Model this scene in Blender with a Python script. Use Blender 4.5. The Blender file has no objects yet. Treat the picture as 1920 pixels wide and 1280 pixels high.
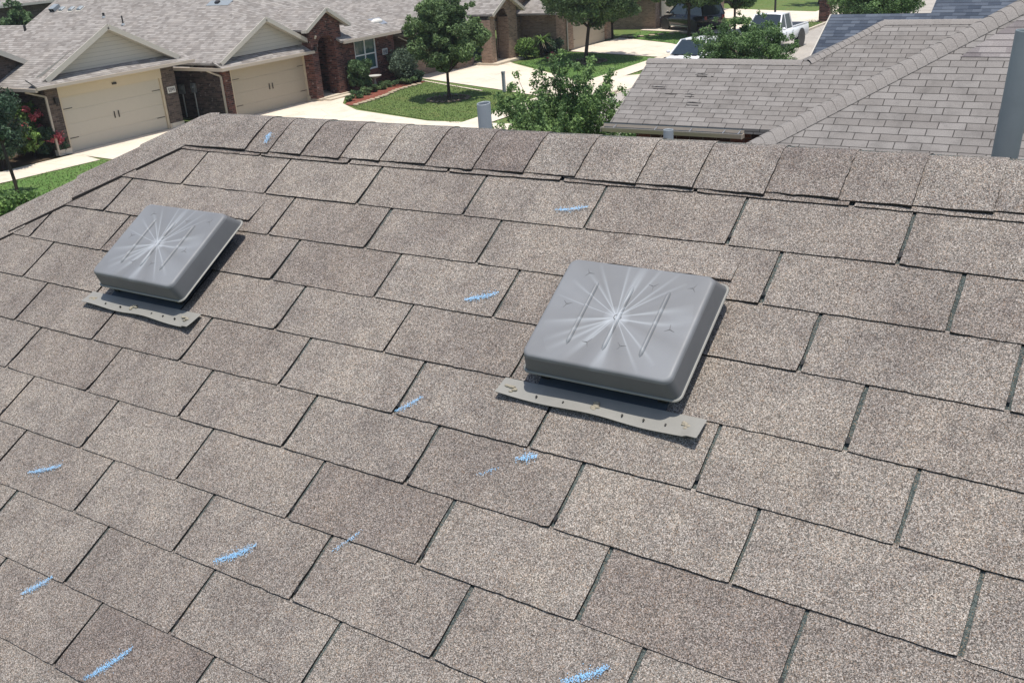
import bpy, math, random
import numpy as np
from mathutils import Vector, Matrix
random.seed(7); rng = np.random.default_rng(11)
sc = bpy.context.scene
COL = sc.collection
GZ = -6.583                      # ground height, the roof's first course line is z = 0
P = 0.5339026536168225           # pitch of the near roof
CP, SP, TP = math.cos(P), math.sin(P), math.tan(P)

# ------------------------------------------------------------------ helpers
def tag(o, label=None, cat=None, group=None, kind=None):
    if label: o['label'] = label
    if cat: o['category'] = cat
    if group: o['group'] = group
    if kind: o['kind'] = kind
    return o

def empty(name, loc=(0, 0, 0), rz=0, rot=None):
    o = bpy.data.objects.new(name, None); o.empty_display_size = .2
    o.location = loc; o.rotation_euler = rot if rot else (0, 0, rz)
    COL.objects.link(o); return o

def thing(name, label, cat, loc=(0, 0, 0), rz=0, group=None, rot=None):
    return tag(empty(name, loc, rz, rot), label, cat, group)

class MB:
    """collects faces for one mesh"""
    def __init__(s): s.v = []; s.f = []; s.t = []; s.sm = []
    def add(s, vs, fs, tint=.5, smooth=False):
        n = len(s.v); s.v += [tuple(a) for a in vs]
        for f in fs: s.f.append(tuple(n + i for i in f)); s.t.append(tint); s.sm.append(smooth)
        return s
    def box(s, a, b, tint=.5):
        x0, y0, z0 = a; x1, y1, z1 = b
        vs = [(x0,y0,z0),(x1,y0,z0),(x1,y1,z0),(x0,y1,z0),(x0,y0,z1),(x1,y0,z1),(x1,y1,z1),(x0,y1,z1)]
        return s.add(vs, [(0,3,2,1),(4,5,6,7),(0,1,5,4),(1,2,6,5),(2,3,7,6),(3,0,4,7)], tint)
    def bar(s, p, q, w, h=None, tint=.5, up=(0,0,1)):
        """rectangular bar from p to q"""
        p = Vector(p); q = Vector(q); d = (q-p).normalized(); h = h or w
        u = Vector(up); a = d.cross(u)
        if a.length < 1e-4: a = d.cross(Vector((1,0,0)))
        a.normalize(); b = a.cross(d).normalized()
        vs = []
        for c in (p, q):
            for i, j in ((-1,-1),(1,-1),(1,1),(-1,1)): vs.append(c + a*(i*w/2) + b*(j*h/2))
        return s.add(vs, [(0,1,2,3),(7,6,5,4),(0,4,5,1),(1,5,6,2),(2,6,7,3),(3,7,4,0)], tint)
    def tube(s, pts, rad, n=10, cap=True, tint=.5, smooth=True):
        pts = [Vector(a) for a in pts]
        if not hasattr(rad, '__len__'): rad = [rad]*len(pts)
        vs = []; ref = Vector((0.13,.31,1)).normalized()
        for i, c in enumerate(pts):
            d = (pts[min(i+1,len(pts)-1)] - pts[max(i-1,0)]).normalized()
            r0 = ref if abs(d.dot(ref)) < .95 else Vector((1,0,0))
            a = d.cross(r0).normalized(); b = d.cross(a).normalized()
            for k in range(n):
                t = 2*math.pi*k/n; vs.append(c + a*math.cos(t)*rad[i] + b*math.sin(t)*rad[i])
        fs = []
        for i in range(len(pts)-1):
            for k in range(n):
                k2 = (k+1) % n; fs.append((i*n+k, i*n+k2, (i+1)*n+k2, (i+1)*n+k))
        s.add(vs, fs, tint, smooth)
        if cap:
            m = len(pts)-1
            s.add(vs[:n], [tuple(range(n))[::-1]], tint); s.add(vs[m*n:], [tuple(range(n))], tint)
        return s
    def rings(s, rings, close_top=True, close_bot=False, smooth=True, tint=.5):
        n = len(rings[0]); vs = [p for r in rings for p in r]; fs = []
        for i in range(len(rings)-1):
            for k in range(n):
                k2 = (k+1) % n; fs.append((i*n+k, i*n+k2, (i+1)*n+k2, (i+1)*n+k))
        if close_top: fs.append(tuple((len(rings)-1)*n+k for k in range(n)))
        if close_bot: fs.append(tuple(range(n))[::-1])
        return s.add(vs, fs, tint, smooth)
    def slab(s, poly, th=.1, tint=.5):
        """polygon with thickness th downwards"""
        n = len(poly); lo = [(a[0], a[1], a[2]-th) for a in poly]
        fs = [tuple(range(n)), tuple(range(2*n-1, n-1, -1))]
        for k in range(n): fs.append((k, n+k, n+(k+1) % n, (k+1) % n))
        return s.add(list(poly)+lo, fs, tint)
    def ball(s, c, r, nu=10, nv=7, tint=.5, jit=0):
        c = Vector(c); rr = r if hasattr(r, '__len__') else (r, r, r); R = []
        for j in range(1, nv):
            t = math.pi*j/nv - math.pi/2; ring = []
            for i in range(nu):
                a = 2*math.pi*i/nu; q = 1+random.uniform(-jit, jit)
                ring.append((c.x+rr[0]*q*math.cos(t)*math.cos(a), c.y+rr[1]*q*math.cos(t)*math.sin(a), c.z+rr[2]*q*math.sin(t)))
            R.append(ring)
        return s.rings(R, True, True, True, tint)
    def build(s, name, mat, parent=None, loc=None, bevel=0):
        me = bpy.data.meshes.new(name); me.from_pydata(s.v, [], s.f); me.update()
        me.materials.append(mat)
        me.polygons.foreach_set('use_smooth', s.sm)
        nl = len(me.loops); uv = me.uv_layers.new(name='UVMap')
        co = np.empty(len(me.vertices)*3); me.vertices.foreach_get('co', co); co = co.reshape(-1, 3)
        nr = np.empty(len(me.polygons)*3); me.polygons.foreach_get('normal', nr); nr = nr.reshape(-1, 3)
        tot = np.empty(len(me.polygons), int); me.polygons.foreach_get('loop_total', tot)
        li = np.empty(nl, int); me.loops.foreach_get('vertex_index', li)
        t = np.stack([-nr[:,1], nr[:,0], 0*nr[:,0]], 1); ln = np.linalg.norm(t, axis=1)
        t[ln < .05] = (1, 0, 0); ln[ln < .05] = 1; t /= ln[:, None]
        b = np.cross(nr, t)
        pf = np.repeat(np.arange(len(tot)), tot); pc = co[li]
        U = np.stack([(pc*t[pf]).sum(1), (pc*b[pf]).sum(1)], 1)
        uv.data.foreach_set('uv', U.ravel())
        at = me.attributes.new('tint', 'FLOAT', 'FACE'); at.data.foreach_set('value', np.array(s.t, float))
        o = bpy.data.objects.new(name, me); COL.objects.link(o)
        if loc: o.location = loc
        if parent: o.parent = parent
        if bevel:
            m = o.modifiers.new('b', 'BEVEL'); m.width = bevel; m.segments = 2; m.limit_method = 'ANGLE'
        return o

def build_split(mb, name, mat, parent=None, **k):
    """one object per loose piece"""
    par = list(range(len(mb.v)))
    def fd(i):
        while par[i] != i: par[i] = par[par[i]]; i = par[i]
        return i
    key = {}
    for i, p in enumerate(mb.v):
        q = tuple(round(c, 6) for c in p)
        if q in key: par[fd(i)] = fd(key[q])
        else: key[q] = i
    for f in mb.f:
        for i in f[1:]: par[fd(i)] = fd(f[0])
    G = {}
    for j, f in enumerate(mb.f): G.setdefault(fd(f[0]), []).append(j)
    out = []
    for js in G.values():
        m = MB(); mp = {}
        for j in js:
            g = []
            for i in mb.f[j]:
                if i not in mp: mp[i] = len(m.v); m.v.append(mb.v[i])
                g.append(mp[i])
            m.f.append(tuple(g)); m.t.append(mb.t[j]); m.sm.append(mb.sm[j])
        out.append(m.build(name, mat, parent, **k))
    return out

def copy_tree(o, parent=None):
    c = o.copy(); COL.objects.link(c)
    if parent: c.parent = parent
    for ch in list(o.children): copy_tree(ch, c)
    return c

# ------------------------------------------------------------------ materials
class M:
    def __init__(s, name, rough=.85, spec=.3):
        s.m = bpy.data.materials.new(name); s.m.use_nodes = True; s.n = s.m.node_tree.nodes; s.l = s.m.node_tree.links
        s.b = s.n['Principled BSDF']; s.b.inputs['Roughness'].default_value = rough
        s.b.inputs['Specular IOR Level'].default_value = spec
    def node(s, t, **kw):
        n = s.n.new(t)
        for k, v in kw.items():
            if k.startswith('i_'):
                key = k[2:].replace('_', ' ')
                n.inputs[key].default_value = v
            else: setattr(n, k, v)
        return n
    def link(s, a, b): s.l.new(a, b)
    def coord(s, which='Object', scale=None):
        tc = s.node('ShaderNodeTexCoord'); out = tc.outputs[which]
        if scale:
            mp = s.node('ShaderNodeMapping'); mp.inputs['Scale'].default_value = scale
            s.link(out, mp.inputs['Vector']); out = mp.outputs[0]
        return out
    def noise(s, vec, scale, detail=3, rough=.6):
        n = s.node('ShaderNodeTexNoise'); n.inputs['Scale'].default_value = scale
        n.inputs['Detail'].default_value = detail; n.inputs['Roughness'].default_value = rough
        s.link(vec, n.inputs['Vector']); return n.outputs['Fac']
    def ramp(s, fac, stops):
        r = s.node('ShaderNodeValToRGB'); e = r.color_ramp.elements
        while len(e) > 1: e.remove(e[-1])
        e[0].position = stops[0][0]; e[0].color = (*stops[0][1], 1)
        for p_, c in stops[1:]: x = e.new(p_); x.color = (*c, 1)
        s.link(fac, r.inputs[0]); return r.outputs[0]
    def mix(s, fac, a, b, mode='MIX'):
        n = s.node('ShaderNodeMix'); n.data_type = 'RGBA'; n.blend_type = mode
        for sock, v in ((n.inputs[0], fac), (n.inputs[6], a), (n.inputs[7], b)):
            if hasattr(v, 'links'): s.link(v, sock)
            elif isinstance(v, (int, float)): sock.default_value = v
            else: sock.default_value = (*v, 1)
        return n.outputs[2]
    def math(s, op, a, b=0., c=None):
        n = s.node('ShaderNodeMath'); n.operation = op
        for i, v in enumerate((a, b) if c is None else (a, b, c)):
            if hasattr(v, 'links'): s.link(v, n.inputs[i])
            else: n.inputs[i].default_value = v
        return n.outputs[0]
    def color(s, c):
        if hasattr(c, 'links'): s.link(c, s.b.inputs['Base Color'])
        else: s.b.inputs['Base Color'].default_value = (*c, 1)
        return s
    def bump(s, h, strength=.4, dist=.01):
        b = s.node('ShaderNodeBump'); b.inputs['Strength'].default_value = strength; b.inputs['Distance'].default_value = dist
        s.link(h, b.inputs['Height']); s.link(b.outputs[0], s.b.inputs['Normal']); return s
    def attr(s, name='tint'):
        a = s.node('ShaderNodeAttribute'); a.attribute_name = name; return a.outputs['Fac']

def plain(name, c, rough=.6, spec=.4, var=.12, scale=8, metal=0):
    m = M(name, rough, spec); n = m.noise(m.coord(), scale, 4)
    m.color(m.mix(n, tuple(x*(1-var) for x in c), tuple(min(1, x*(1+var)) for x in c)))
    m.b.inputs['Metallic'].default_value = metal
    return m.m

def granule(name, dark, mid, light, scale=780, tan=(.30,.215,.15)):
    """mineral granules pressed in asphalt: cell colours, tint per tab, worn blotches"""
    m = M(name, .95, .12); co = m.coord()
    v = m.node('ShaderNodeTexVoronoi'); v.inputs['Scale'].default_value = scale; m.link(co, v.inputs['Vector'])
    sp = m.node('ShaderNodeSeparateColor'); m.link(v.outputs['Color'], sp.inputs[0])
    c = m.ramp(sp.outputs[0], [(0, dark), (.3, tuple((a+b)/2 for a, b in zip(dark, mid))), (.58, mid), (.84, tuple((a+b)/2 for a, b in zip(mid, light))), (1, light)])
    c = m.mix(m.math('MULTIPLY', m.math('GREATER_THAN', sp.outputs[1], .9), .6), c, tan)
    c = m.mix(m.math('MULTIPLY', m.math('LESS_THAN', sp.outputs[1], .08), .5), c, (.12,.14,.13))
    big = m.noise(co, 2.6, 5, .65)
    c = m.mix(1, c, m.ramp(big, [(.3, (.80,.79,.80)), (.55, (1,1,1)), (.75, (1.09,1.08,1.05))]), 'MULTIPLY')
    st = m.noise(m.coord('Object', (9, 3.2, 3.2)), 1.0, 4, .6); c = m.mix(1, c, m.ramp(st, [(.32, (.87,.86,.86)), (.5, (1,1,1)), (.7, (1.07,1.06,1.04))]), 'MULTIPLY')
    fine = m.noise(co, 22, 4, .7)
    c = m.mix(1, c, m.ramp(fine, [(.3, (.84,.83,.84)), (.5, (1,1,1)), (.7, (1.12,1.11,1.09))]), 'MULTIPLY')
    bald = m.noise(co, 6.5, 8, .75); c = m.mix(m.ramp(bald, [(.60, (0,0,0)), (.72, (.42,.42,.42))]), c, (.070,.062,.056))
    t = m.attr()
    c = m.mix(1, c, m.ramp(t, [(0, (.76,.73,.745)), (.3, (.90,.885,.885)), (.6, (1,1,1)), (1, (1.09,1.085,1.075))]), 'MULTIPLY')
    m.color(c)
    m.bump(m.math('ADD', m.math('MULTIPLY', sp.outputs[2], .6), v.outputs['Distance']), .30, .0013)
    return m.m

def far_shingle(name, c1, c2, gap, tab=.3048, course=.127, mort=.007, streak=.25, noise_sc=3):
    """tab shingles seen from afar, laid out in metres along eave and slope"""
    m = M(name, .95, .15); uv = m.coord('UV')
    b = m.node('ShaderNodeTexBrick'); b.offset = .36; b.inputs['Scale'].default_value = 1
    b.inputs['Brick Width'].default_value = tab; b.inputs['Row Height'].default_value = course
    b.inputs['Mortar Size'].default_value = mort/2; b.inputs['Mortar Smooth'].default_value = .25
    b.inputs['Color1'].default_value = (*c1, 1); b.inputs['Color2'].default_value = (*c2, 1); b.inputs['Mortar'].default_value = (*gap, 1)
    wob = m.node('ShaderNodeTexNoise'); wob.inputs['Scale'].default_value = 3; m.link(uv, wob.inputs['Vector'])
    va = m.node('ShaderNodeVectorMath'); va.operation = 'SCALE'; m.link(wob.outputs['Color'], va.inputs[0]); va.inputs['Scale'].default_value = .012
    vb = m.node('ShaderNodeVectorMath'); vb.operation = 'ADD'; m.link(uv, vb.inputs[0]); m.link(va.outputs[0], vb.inputs[1])
    m.link(vb.outputs[0], b.inputs['Vector'])
    n = m.noise(uv, noise_sc, 5, .7); g = m.noise(uv, 90, 2)
    c = m.mix(1, b.outputs['Color'], m.ramp(n, [(.3, (1-streak,)*3), (.5, (1,1,1)), (.72, (1+streak*.5,)*3)]), 'MULTIPLY')
    c = m.mix(1, c, m.ramp(g, [(.3, (.8,.8,.8)), (.7, (1.2,1.2,1.2))]), 'MULTIPLY')
    m.color(c)
    inv = m.math('SUBTRACT', 1, b.outputs['Fac']); m.bump(inv, .6, .006)
    return m.m

def laminated(name, base, dark, light, course=.143):
    """architectural shingles: irregular light and dark dragon teeth in each course"""
    m = M(name, .95, .15); uv = m.coord('UV')
    b = m.node('ShaderNodeTexBrick'); b.offset = .43; b.offset_frequency = 2; b.squash = .7; b.squash_frequency = 3
    b.inputs['Scale'].default_value = 1; b.inputs['Brick Width'].default_value = .30; b.inputs['Row Height'].default_value = course
    b.inputs['Mortar Size'].default_value = .0005
    b.inputs['Color1'].default_value = (*dark, 1); b.inputs['Color2'].default_value = (*light, 1); b.inputs['Mortar'].default_value = (*base, 1)
    m.link(uv, b.inputs['Vector'])
    sx = m.node('ShaderNodeSeparateXYZ'); m.link(uv, sx.inputs[0])
    fr = m.math('FRACT', m.math('DIVIDE', sx.outputs[1], course))
    c = m.mix(m.math('LESS_THAN', fr, .13), b.outputs['Color'], tuple(x*.45 for x in dark))
    n = m.noise(uv, 1.4, 5, .7)
    c = m.mix(1, c, m.ramp(n, [(.3, (.8,.8,.8)), (.5, (1,1,1)), (.75, (1.15,1.13,1.1))]), 'MULTIPLY')
    g = m.noise(uv, 60, 2); c = m.mix(1, c, m.ramp(g, [(.3, (.82,.82,.82)), (.7, (1.18,1.18,1.18))]), 'MULTIPLY')
    m.color(c); m.bump(fr, .5, .012); return m.m

def bricks(name, c1, c2, mortar, blotch):
    m = M(name, .9, .2); uv = m.coord('UV')
    b = m.node('ShaderNodeTexBrick'); b.inputs['Scale'].default_value = 1
    b.inputs['Brick Width'].default_value = .25; b.inputs['Row Height'].default_value = .082; b.inputs['Mortar Size'].default_value = .007
    b.inputs['Color1'].default_value = (*c1, 1); b.inputs['Color2'].default_value = (*c2, 1); b.inputs['Mortar'].default_value = (*mortar, 1)
    b.inputs['Bias'].default_value = -.1
    m.link(uv, b.inputs['Vector'])
    n = m.noise(uv, 5, 3); c = m.mix(m.ramp(n, [(.62, (0,0,0)), (.7, (.8,.8,.8))]), b.outputs['Color'], blotch)
    n2 = m.noise(uv, 30, 3); c = m.mix(1, c, m.ramp(n2, [(.3, (.75,.75,.75)), (.7, (1.25,1.25,1.25))]), 'MULTIPLY')
    m.color(c); m.bump(m.math('SUBTRACT', 1, b.outputs['Fac']), .6, .008); return m.m

def siding(name, c, step=.16):
    m = M(name, .7, .3); uv = m.coord('UV'); sx = m.node('ShaderNodeSeparateXYZ'); m.link(uv, sx.inputs[0])
    fr = m.math('FRACT', m.math('DIVIDE', sx.outputs[1], step))
    n = m.noise(uv, 2, 4)
    cc = m.mix(n, tuple(x*.93 for x in c), tuple(x*1.05 for x in c))
    m.color(m.mix(m.math('GREATER_THAN', fr, .94), cc, tuple(x*.55 for x in c))); m.bump(fr, .35, .012); return m.m

def concrete(name, c, joint=3.0, jc=.6):
    m = M(name, .9, .25); co = m.coord('Object')
    b = m.node('ShaderNodeTexBrick'); b.offset = 0; b.inputs['Scale'].default_value = 1
    b.inputs['Brick Width'].default_value = joint; b.inputs['Row Height'].default_value = joint; b.inputs['Mortar Size'].default_value = .012
    b.inputs['Color1'].default_value = (*c, 1); b.inputs['Color2'].default_value = (*[x*.95 for x in c], 1); b.inputs['Mortar'].default_value = (*[x*jc for x in c], 1)
    m.link(co, b.inputs['Vector'])
    n = m.noise(co, .7, 6, .7); n2 = m.noise(co, 9, 4)
    cc = m.mix(1, b.outputs['Color'], m.ramp(n, [(.3, (.84,.83,.81)), (.5, (1,1,1)), (.7, (1.08,1.07,1.05))]), 'MULTIPLY')
    cc = m.mix(m.ramp(m.noise(co, .45, 7, .72), [(.60, (0,0,0)), (.74, (.38,.38,.38))]), cc, tuple(x*.45 for x in c))
    vo = m.node('ShaderNodeTexVoronoi'); vo.feature = 'DISTANCE_TO_EDGE'; vo.inputs['Scale'].default_value = .22; m.link(co, vo.inputs['Vector'])
    cc = m.mix(m.math('MULTIPLY', m.math('LESS_THAN', vo.outputs['Distance'], .0022), .55), cc, tuple(x*.4 for x in c))
    cc = m.mix(1, cc, m.ramp(n2, [(.3, (.93,.93,.93)), (.7, (1.06,1.06,1.06))]), 'MULTIPLY')
    m.color(cc); return m.m

def leafmat(name, dark, light, trans=.25):
    m = M(name, .6, .3); t = m.attr()
    c = m.ramp(t, [(0, dark), (.6, tuple((a+b)/2 for a, b in zip(dark, light))), (1, light)])
    m.color(c)
    tr = m.node('ShaderNodeBsdfTranslucent'); m.link(c, tr.inputs[0])
    mx = m.node('ShaderNodeMixShader'); mx.inputs[0].default_value = trans
    m.link(m.b.outputs[0], mx.inputs[1]); m.link(tr.outputs[0], mx.inputs[2])
    m.link(mx.outputs[0], m.n['Material Output'].inputs['Surface']); return m.m

def turf(name, c1, c2, c3):
    m = M(name, .95, .1); co = m.coord('Object')
    a = m.noise(co, .5, 5, .65); b = m.noise(co, 14, 4, .8)
    c = m.mix(a, c1, c2); c = m.mix(m.ramp(m.noise(co, 1.3, 5, .7), [(.5, (0,0,0)), (.75, (.75,.75,.75))]), c, c3)
    c = m.mix(1, c, m.ramp(b, [(.25, (.55,.6,.5)), (.5, (1,1,1)), (.75, (1.35,1.3,1.2))]), 'MULTIPLY')
    m.color(c); m.bump(b, .8, .05); return m.m

def ventmat(name):
    """weathered moulded plastic with flow streaks radiating from the gate mark"""
    m = M(name, .5, .35); co = m.coord('Object'); s_ = m.node('ShaderNodeSeparateXYZ'); m.link(co, s_.inputs[0])
    x, y, z = s_.outputs
    ang = m.math('ARCTAN2', y, x)
    r = m.math('SQRT', m.math('ADD', m.math('MULTIPLY', x, x), m.math('MULTIPLY', y, y)))
    ca = m.math('DIVIDE', x, m.math('ADD', r, .001)); sa = m.math('DIVIDE', y, m.math('ADD', r, .001))
    cv = m.node('ShaderNodeCombineXYZ'); m.link(ca, cv.inputs[0]); m.link(sa, cv.inputs[1]); m.link(m.math('MULTIPLY', r, .8), cv.inputs[2])
    wide = m.noise(cv.outputs[0], 1.9, 2, .5); thin = m.noise(cv.outputs[0], 2.6, 0, .4)
    line = m.math('SUBTRACT', 1, m.math('MULTIPLY', m.math('ABSOLUTE', m.math('SUBTRACT', thin, .5)), 17)); line = m.math('MAXIMUM', line, 0)
    line = m.math('MULTIPLY', line, m.math('LESS_THAN', r, .135))
    fall = m.math('MAXIMUM', m.math('SUBTRACT', 1, m.math('MULTIPLY', r, 7.5)), 0)
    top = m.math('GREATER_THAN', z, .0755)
    core = m.math('MAXIMUM', m.math('SUBTRACT', 1, m.math('MULTIPLY', r, 38)), 0)
    n = m.noise(co, 25, 4, .6)
    c = m.mix(n, (.098,.103,.110), (.135,.138,.142)); c = m.mix(m.math('MULTIPLY', top, .55), c, (.185,.188,.192))  # chalky top; its contrast with darker sides paints in sun and shade
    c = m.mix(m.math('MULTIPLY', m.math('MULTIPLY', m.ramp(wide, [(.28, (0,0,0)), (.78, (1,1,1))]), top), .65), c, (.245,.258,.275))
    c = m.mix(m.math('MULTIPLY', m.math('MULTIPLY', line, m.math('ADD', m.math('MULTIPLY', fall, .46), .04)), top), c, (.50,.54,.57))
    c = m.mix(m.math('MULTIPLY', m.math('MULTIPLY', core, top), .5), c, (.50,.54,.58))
    m.color(c); m.link(m.ramp(n, [(.3, (.42,)*3), (.7, (.58,)*3)]), m.b.inputs['Roughness']); return m.m

GRAN = granule('granules', (.047,.041,.037), (.199,.177,.158), (.475,.435,.395))
GRANC = granule('cap_granules', (.051,.045,.041), (.202,.181,.163), (.475,.44,.40), 680)
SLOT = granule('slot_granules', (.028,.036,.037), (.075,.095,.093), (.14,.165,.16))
ASPH = plain('asphalt_edge', (.040,.036,.035), .9, .1)
TAR = plain('tar', (.012,.012,.013), .6, .3)
ROOFN = far_shingle('neighbour_shingles', (.178,.165,.154), (.226,.213,.201), (.066,.061,.057), mort=.014)
ROOFB = laminated('blue_grey_shingles', (.072,.086,.112), (.046,.058,.080), (.100,.118,.148))
ROOFP = laminated('patch_shingles', (.185,.168,.165), (.145,.130,.132), (.245,.228,.222), .127)
ROOFH = laminated('weathered_shingles', (.245,.227,.210), (.198,.180,.165), (.325,.305,.284), .135)
BRD = bricks('dark_red_brick', (.050,.024,.022), (.20,.080,.060), (.13,.11,.10), (.34,.26,.22))
BRS = bricks('shaded_brick', (.045,.034,.034), (.13,.09,.08), (.085,.078,.075), (.30,.26,.24))  # darker brick for the side wall, its shade put into the colour
BRG = bricks('brown_brick', (.065,.05,.043), (.15,.11,.09), (.13,.115,.10), (.20,.16,.14))
BRT = bricks('tan_brick', (.21,.14,.10), (.36,.25,.18), (.31,.27,.23), (.42,.32,.25))
SID = siding('cream_siding', (.47,.44,.38))
TRIM = plain('trim_paint', (.48,.45,.39), .5, .4, .05)
CREAM = plain('cream_paint', (.54,.46,.33), .55, .35, .05)
DOORP = plain('door_paint', (.49,.445,.36), .5, .4, .04)
DOORT = plain('door_paint_tan', (.40,.345,.265), .5, .4, .04)
GUT = plain('gutter_beige', (.44,.38,.31), .4, .5, .06)
METD = plain('dark_metal', (.018,.017,.017), .5, .5)
STRAP = plain('worn_iron', (.075,.068,.058), .7, .3)
METG = plain('galvanised', (.42,.44,.46), .35, .5, .1, 12, .6)
PIPE = plain('painted_pipe', (.150,.178,.186), .55, .35, .12, 20)
PIPEL = plain('pale_pipe', (.23,.26,.28), .5, .35, .12, 20)
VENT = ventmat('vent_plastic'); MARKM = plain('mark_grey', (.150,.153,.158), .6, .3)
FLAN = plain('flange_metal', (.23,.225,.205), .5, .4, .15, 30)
FLAND = plain('shaded_flange', (.045,.055,.068), .6, .3, .15, 30)  # same flange below the hood, the hood's shade painted into its colour
SEAL = plain('sealant', (.30,.27,.21), .8, .2, .35, 60)
CONC = concrete('driveway_concrete', (.66,.58,.475))
WALK = concrete('walk_concrete', (.66,.58,.47), 1.3)
ROAD = concrete('street_concrete', (.38,.35,.31), 4.5)
KERB = concrete('kerb_concrete', (.55,.48,.38), 2.5)
STOND = plain('dark_stone', (.15,.12,.09), .9, .2, .25, 6)
STON = plain('edging_stone', (.36,.30,.21), .9, .2, .25, 6)
LAWN = turf('lawn', (.095,.145,.045), (.130,.180,.058), (.19,.17,.075))
LAWNG = turf('lush_lawn', (.085,.165,.045), (.115,.205,.055), (.15,.19,.07))
MULCH = turf('red_mulch', (.17,.055,.04), (.23,.085,.06), (.30,.15,.11))
SOIL = turf('soil', (.07,.05,.035), (.10,.075,.05), (.12,.09,.06))
BARK = plain('bark', (.055,.042,.033), .95, .1, .35, 25)
LOAK = leafmat('oak_leaves', (.046,.082,.038), (.19,.285,.105))
LOAK2 = leafmat('elm_leaves', (.040,.080,.036), (.16,.26,.10))
LCRE = leafmat('crape_leaves', (.046,.098,.040), (.27,.41,.135))
LSTR = leafmat('ash_leaves', (.040,.086,.036), (.20,.32,.11))
LBRI = leafmat('bright_leaves', (.045,.10,.03), (.23,.36,.09))
LGRY = leafmat('grey_leaves', (.05,.08,.05), (.22,.29,.19))
LDRK = leafmat('dark_leaves', (.026,.052,.032), (.085,.15,.080))
FLOW = leafmat('red_petals', (.42,.07,.09), (.66,.20,.23))
WHIT = plain('white_paint', (.78,.79,.79), .35, .5, .04)
CARW = plain('car_white', (.80,.81,.82), .18, .6, .02)
CARB = plain('car_black', (.008,.008,.010), .15, .6, .02)
CARG = plain('car_glass', (.018,.028,.036), .06, .8, .05)
RUBB = plain('rubber', (.012,.012,.013), .9, .2)
RIMM = plain('alloy', (.50,.51,.52), .3, .5, .1, 30, .8)
GLAS = plain('window_glass', (.035,.09,.095), .08, .8, .3, 1.5)
DARK = plain('dark_interior', (.012,.012,.014), .8, .2)
CLAY = plain('pot_glaze', (.07,.075,.06), .5, .4, .3)
PLAQ = plain('plaque', (.62,.60,.55), .6, .3, .05)
INK = plain('plaque_ink', (.12,.11,.11), .7, .2, .02)
CHALKM = plain('blue_chalk', (.26,.54,.84), .95, .1, .12, 300)
AGED = plain('grey_fence_wood', (.10,.095,.09), .95, .1, .3, 3)

# ------------------------------------------------------------------ camera, light
R3 = Matrix(((0.8423072641153474, 0.5350383650117017, -0.0652105879738647),
             (0.1580354669147425, -0.3608201503483569, -0.9191483070196427),
             (-0.5153089015487035, 0.7638997100835649, -0.38847647150945985)))
CAM = Vector((2.168762, -1.805978, 0.516562))
cd = bpy.data.cameras.new('camera'); cam = bpy.data.objects.new('camera', cd); COL.objects.link(cam)
right, down, fwd = Vector(R3[0]), Vector(R3[1]), Vector(R3[2])
mw = Matrix((right, -down, -fwd)).transposed().to_4x4(); mw.translation = CAM
cam.matrix_world = mw
cd.sensor_width = 36; cd.sensor_fit = 'HORIZONTAL'; cd.lens = 1850.0*36/1920; cd.clip_start = .05; cd.clip_end = 3000
sc.camera = cam

SUN = Vector((.13, -.10, 1)).normalized()
ld = bpy.data.lights.new('sun', 'SUN'); ld.energy = 3.7; ld.angle = math.radians(.5); ld.color = (1, .945, .87)
lo = bpy.data.objects.new('sun', ld); COL.objects.link(lo); lo.rotation_euler = SUN.to_track_quat('Z', 'Y').to_euler()
w = bpy.data.worlds.new('World'); sc.world = w; w.use_nodes = True
sky = w.node_tree.nodes.new('ShaderNodeTexSky'); sky.sky_type = 'NISHITA'; sky.sun_disc = False
sky.sun_elevation = math.asin(SUN.z); sky.sun_rotation = math.atan2(SUN.x, SUN.y); sky.dust_density = 1.5
w.node_tree.links.new(sky.outputs[0], w.node_tree.nodes['Background'].inputs[0])
w.node_tree.nodes['Background'].inputs[1].default_value = .115
vs = sc.view_settings; vs.view_transform = 'Standard'; vs.look = 'None'; vs.exposure = .42; vs.gamma = 1

# ------------------------------------------------------------------ near roof
COEF = np.array([[0.00246468762633809, -0.0045595217332668175], [1.2492359212454964, -0.01015871592342968], [0.016604041188921247, -1.0182152684280892], [-0.0529875100289228, 0.020594689394120316], [-0.00837685359617119, 0.028829814808901913], [-0.01344265037046801, 0.0089978923449009], [0.02284338176642968, -0.009443208571428881], [-0.005203740779119211, -0.011113458907798131], [0.01587871658060457, -0.02021466262973588], [-0.021540514700532414, -0.008309973664051779]])
def lay(U, V):
    """tab number / course number -> metres on the roof plane, with the slight drift of hand-laid courses"""
    Uc = min(max(U, -1.5), 8.5); Vc = min(max(V, -.2), 10.8); a, b = Uc/4, Vc/8
    B = np.array([1, a, b, a*a, a*b, b*b, a**3, a*a*b, a*b*b, b**3]) @ COEF
    return B[0] + (U-Uc)*.3048, B[1] - (V-Vc)*.128
def W(u, v, h): return (u, v*CP - h*SP, v*SP + h*CP)
OFFS = [.64, 0, .3464, -.3026, .054, -.5955, -.2365, -.8714, -.5, -1.1216, -.7371]
while len(OFFS) < 24: OFFS.append(OFFS[-1] + (.36 if len(OFFS) % 2 else -.64))
RVV = .148
Y0, Z0, X0 = RVV*CP, RVV*SP, -.12            # ridge line and hip top
SS = .506                                       # slope of the hip end
def hipu(v): return X0 + (v-RVV)*1.006
def smin(a, b, k):
    h = max(k-abs(a-b), 0)/k; return min(a, b) - h*h*k*.25
def rz(x, y, k=.03):
    return smin(smin(y*TP, Z0-(y-Y0)*TP, k), Z0+(x-X0)*SS, k)
EAVE = -3.95
YE = EAVE/TP; XW = X0 + (EAVE-Z0)/SS; YB = Y0 + (Z0-EAVE)/TP; XE = 9.0

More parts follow.
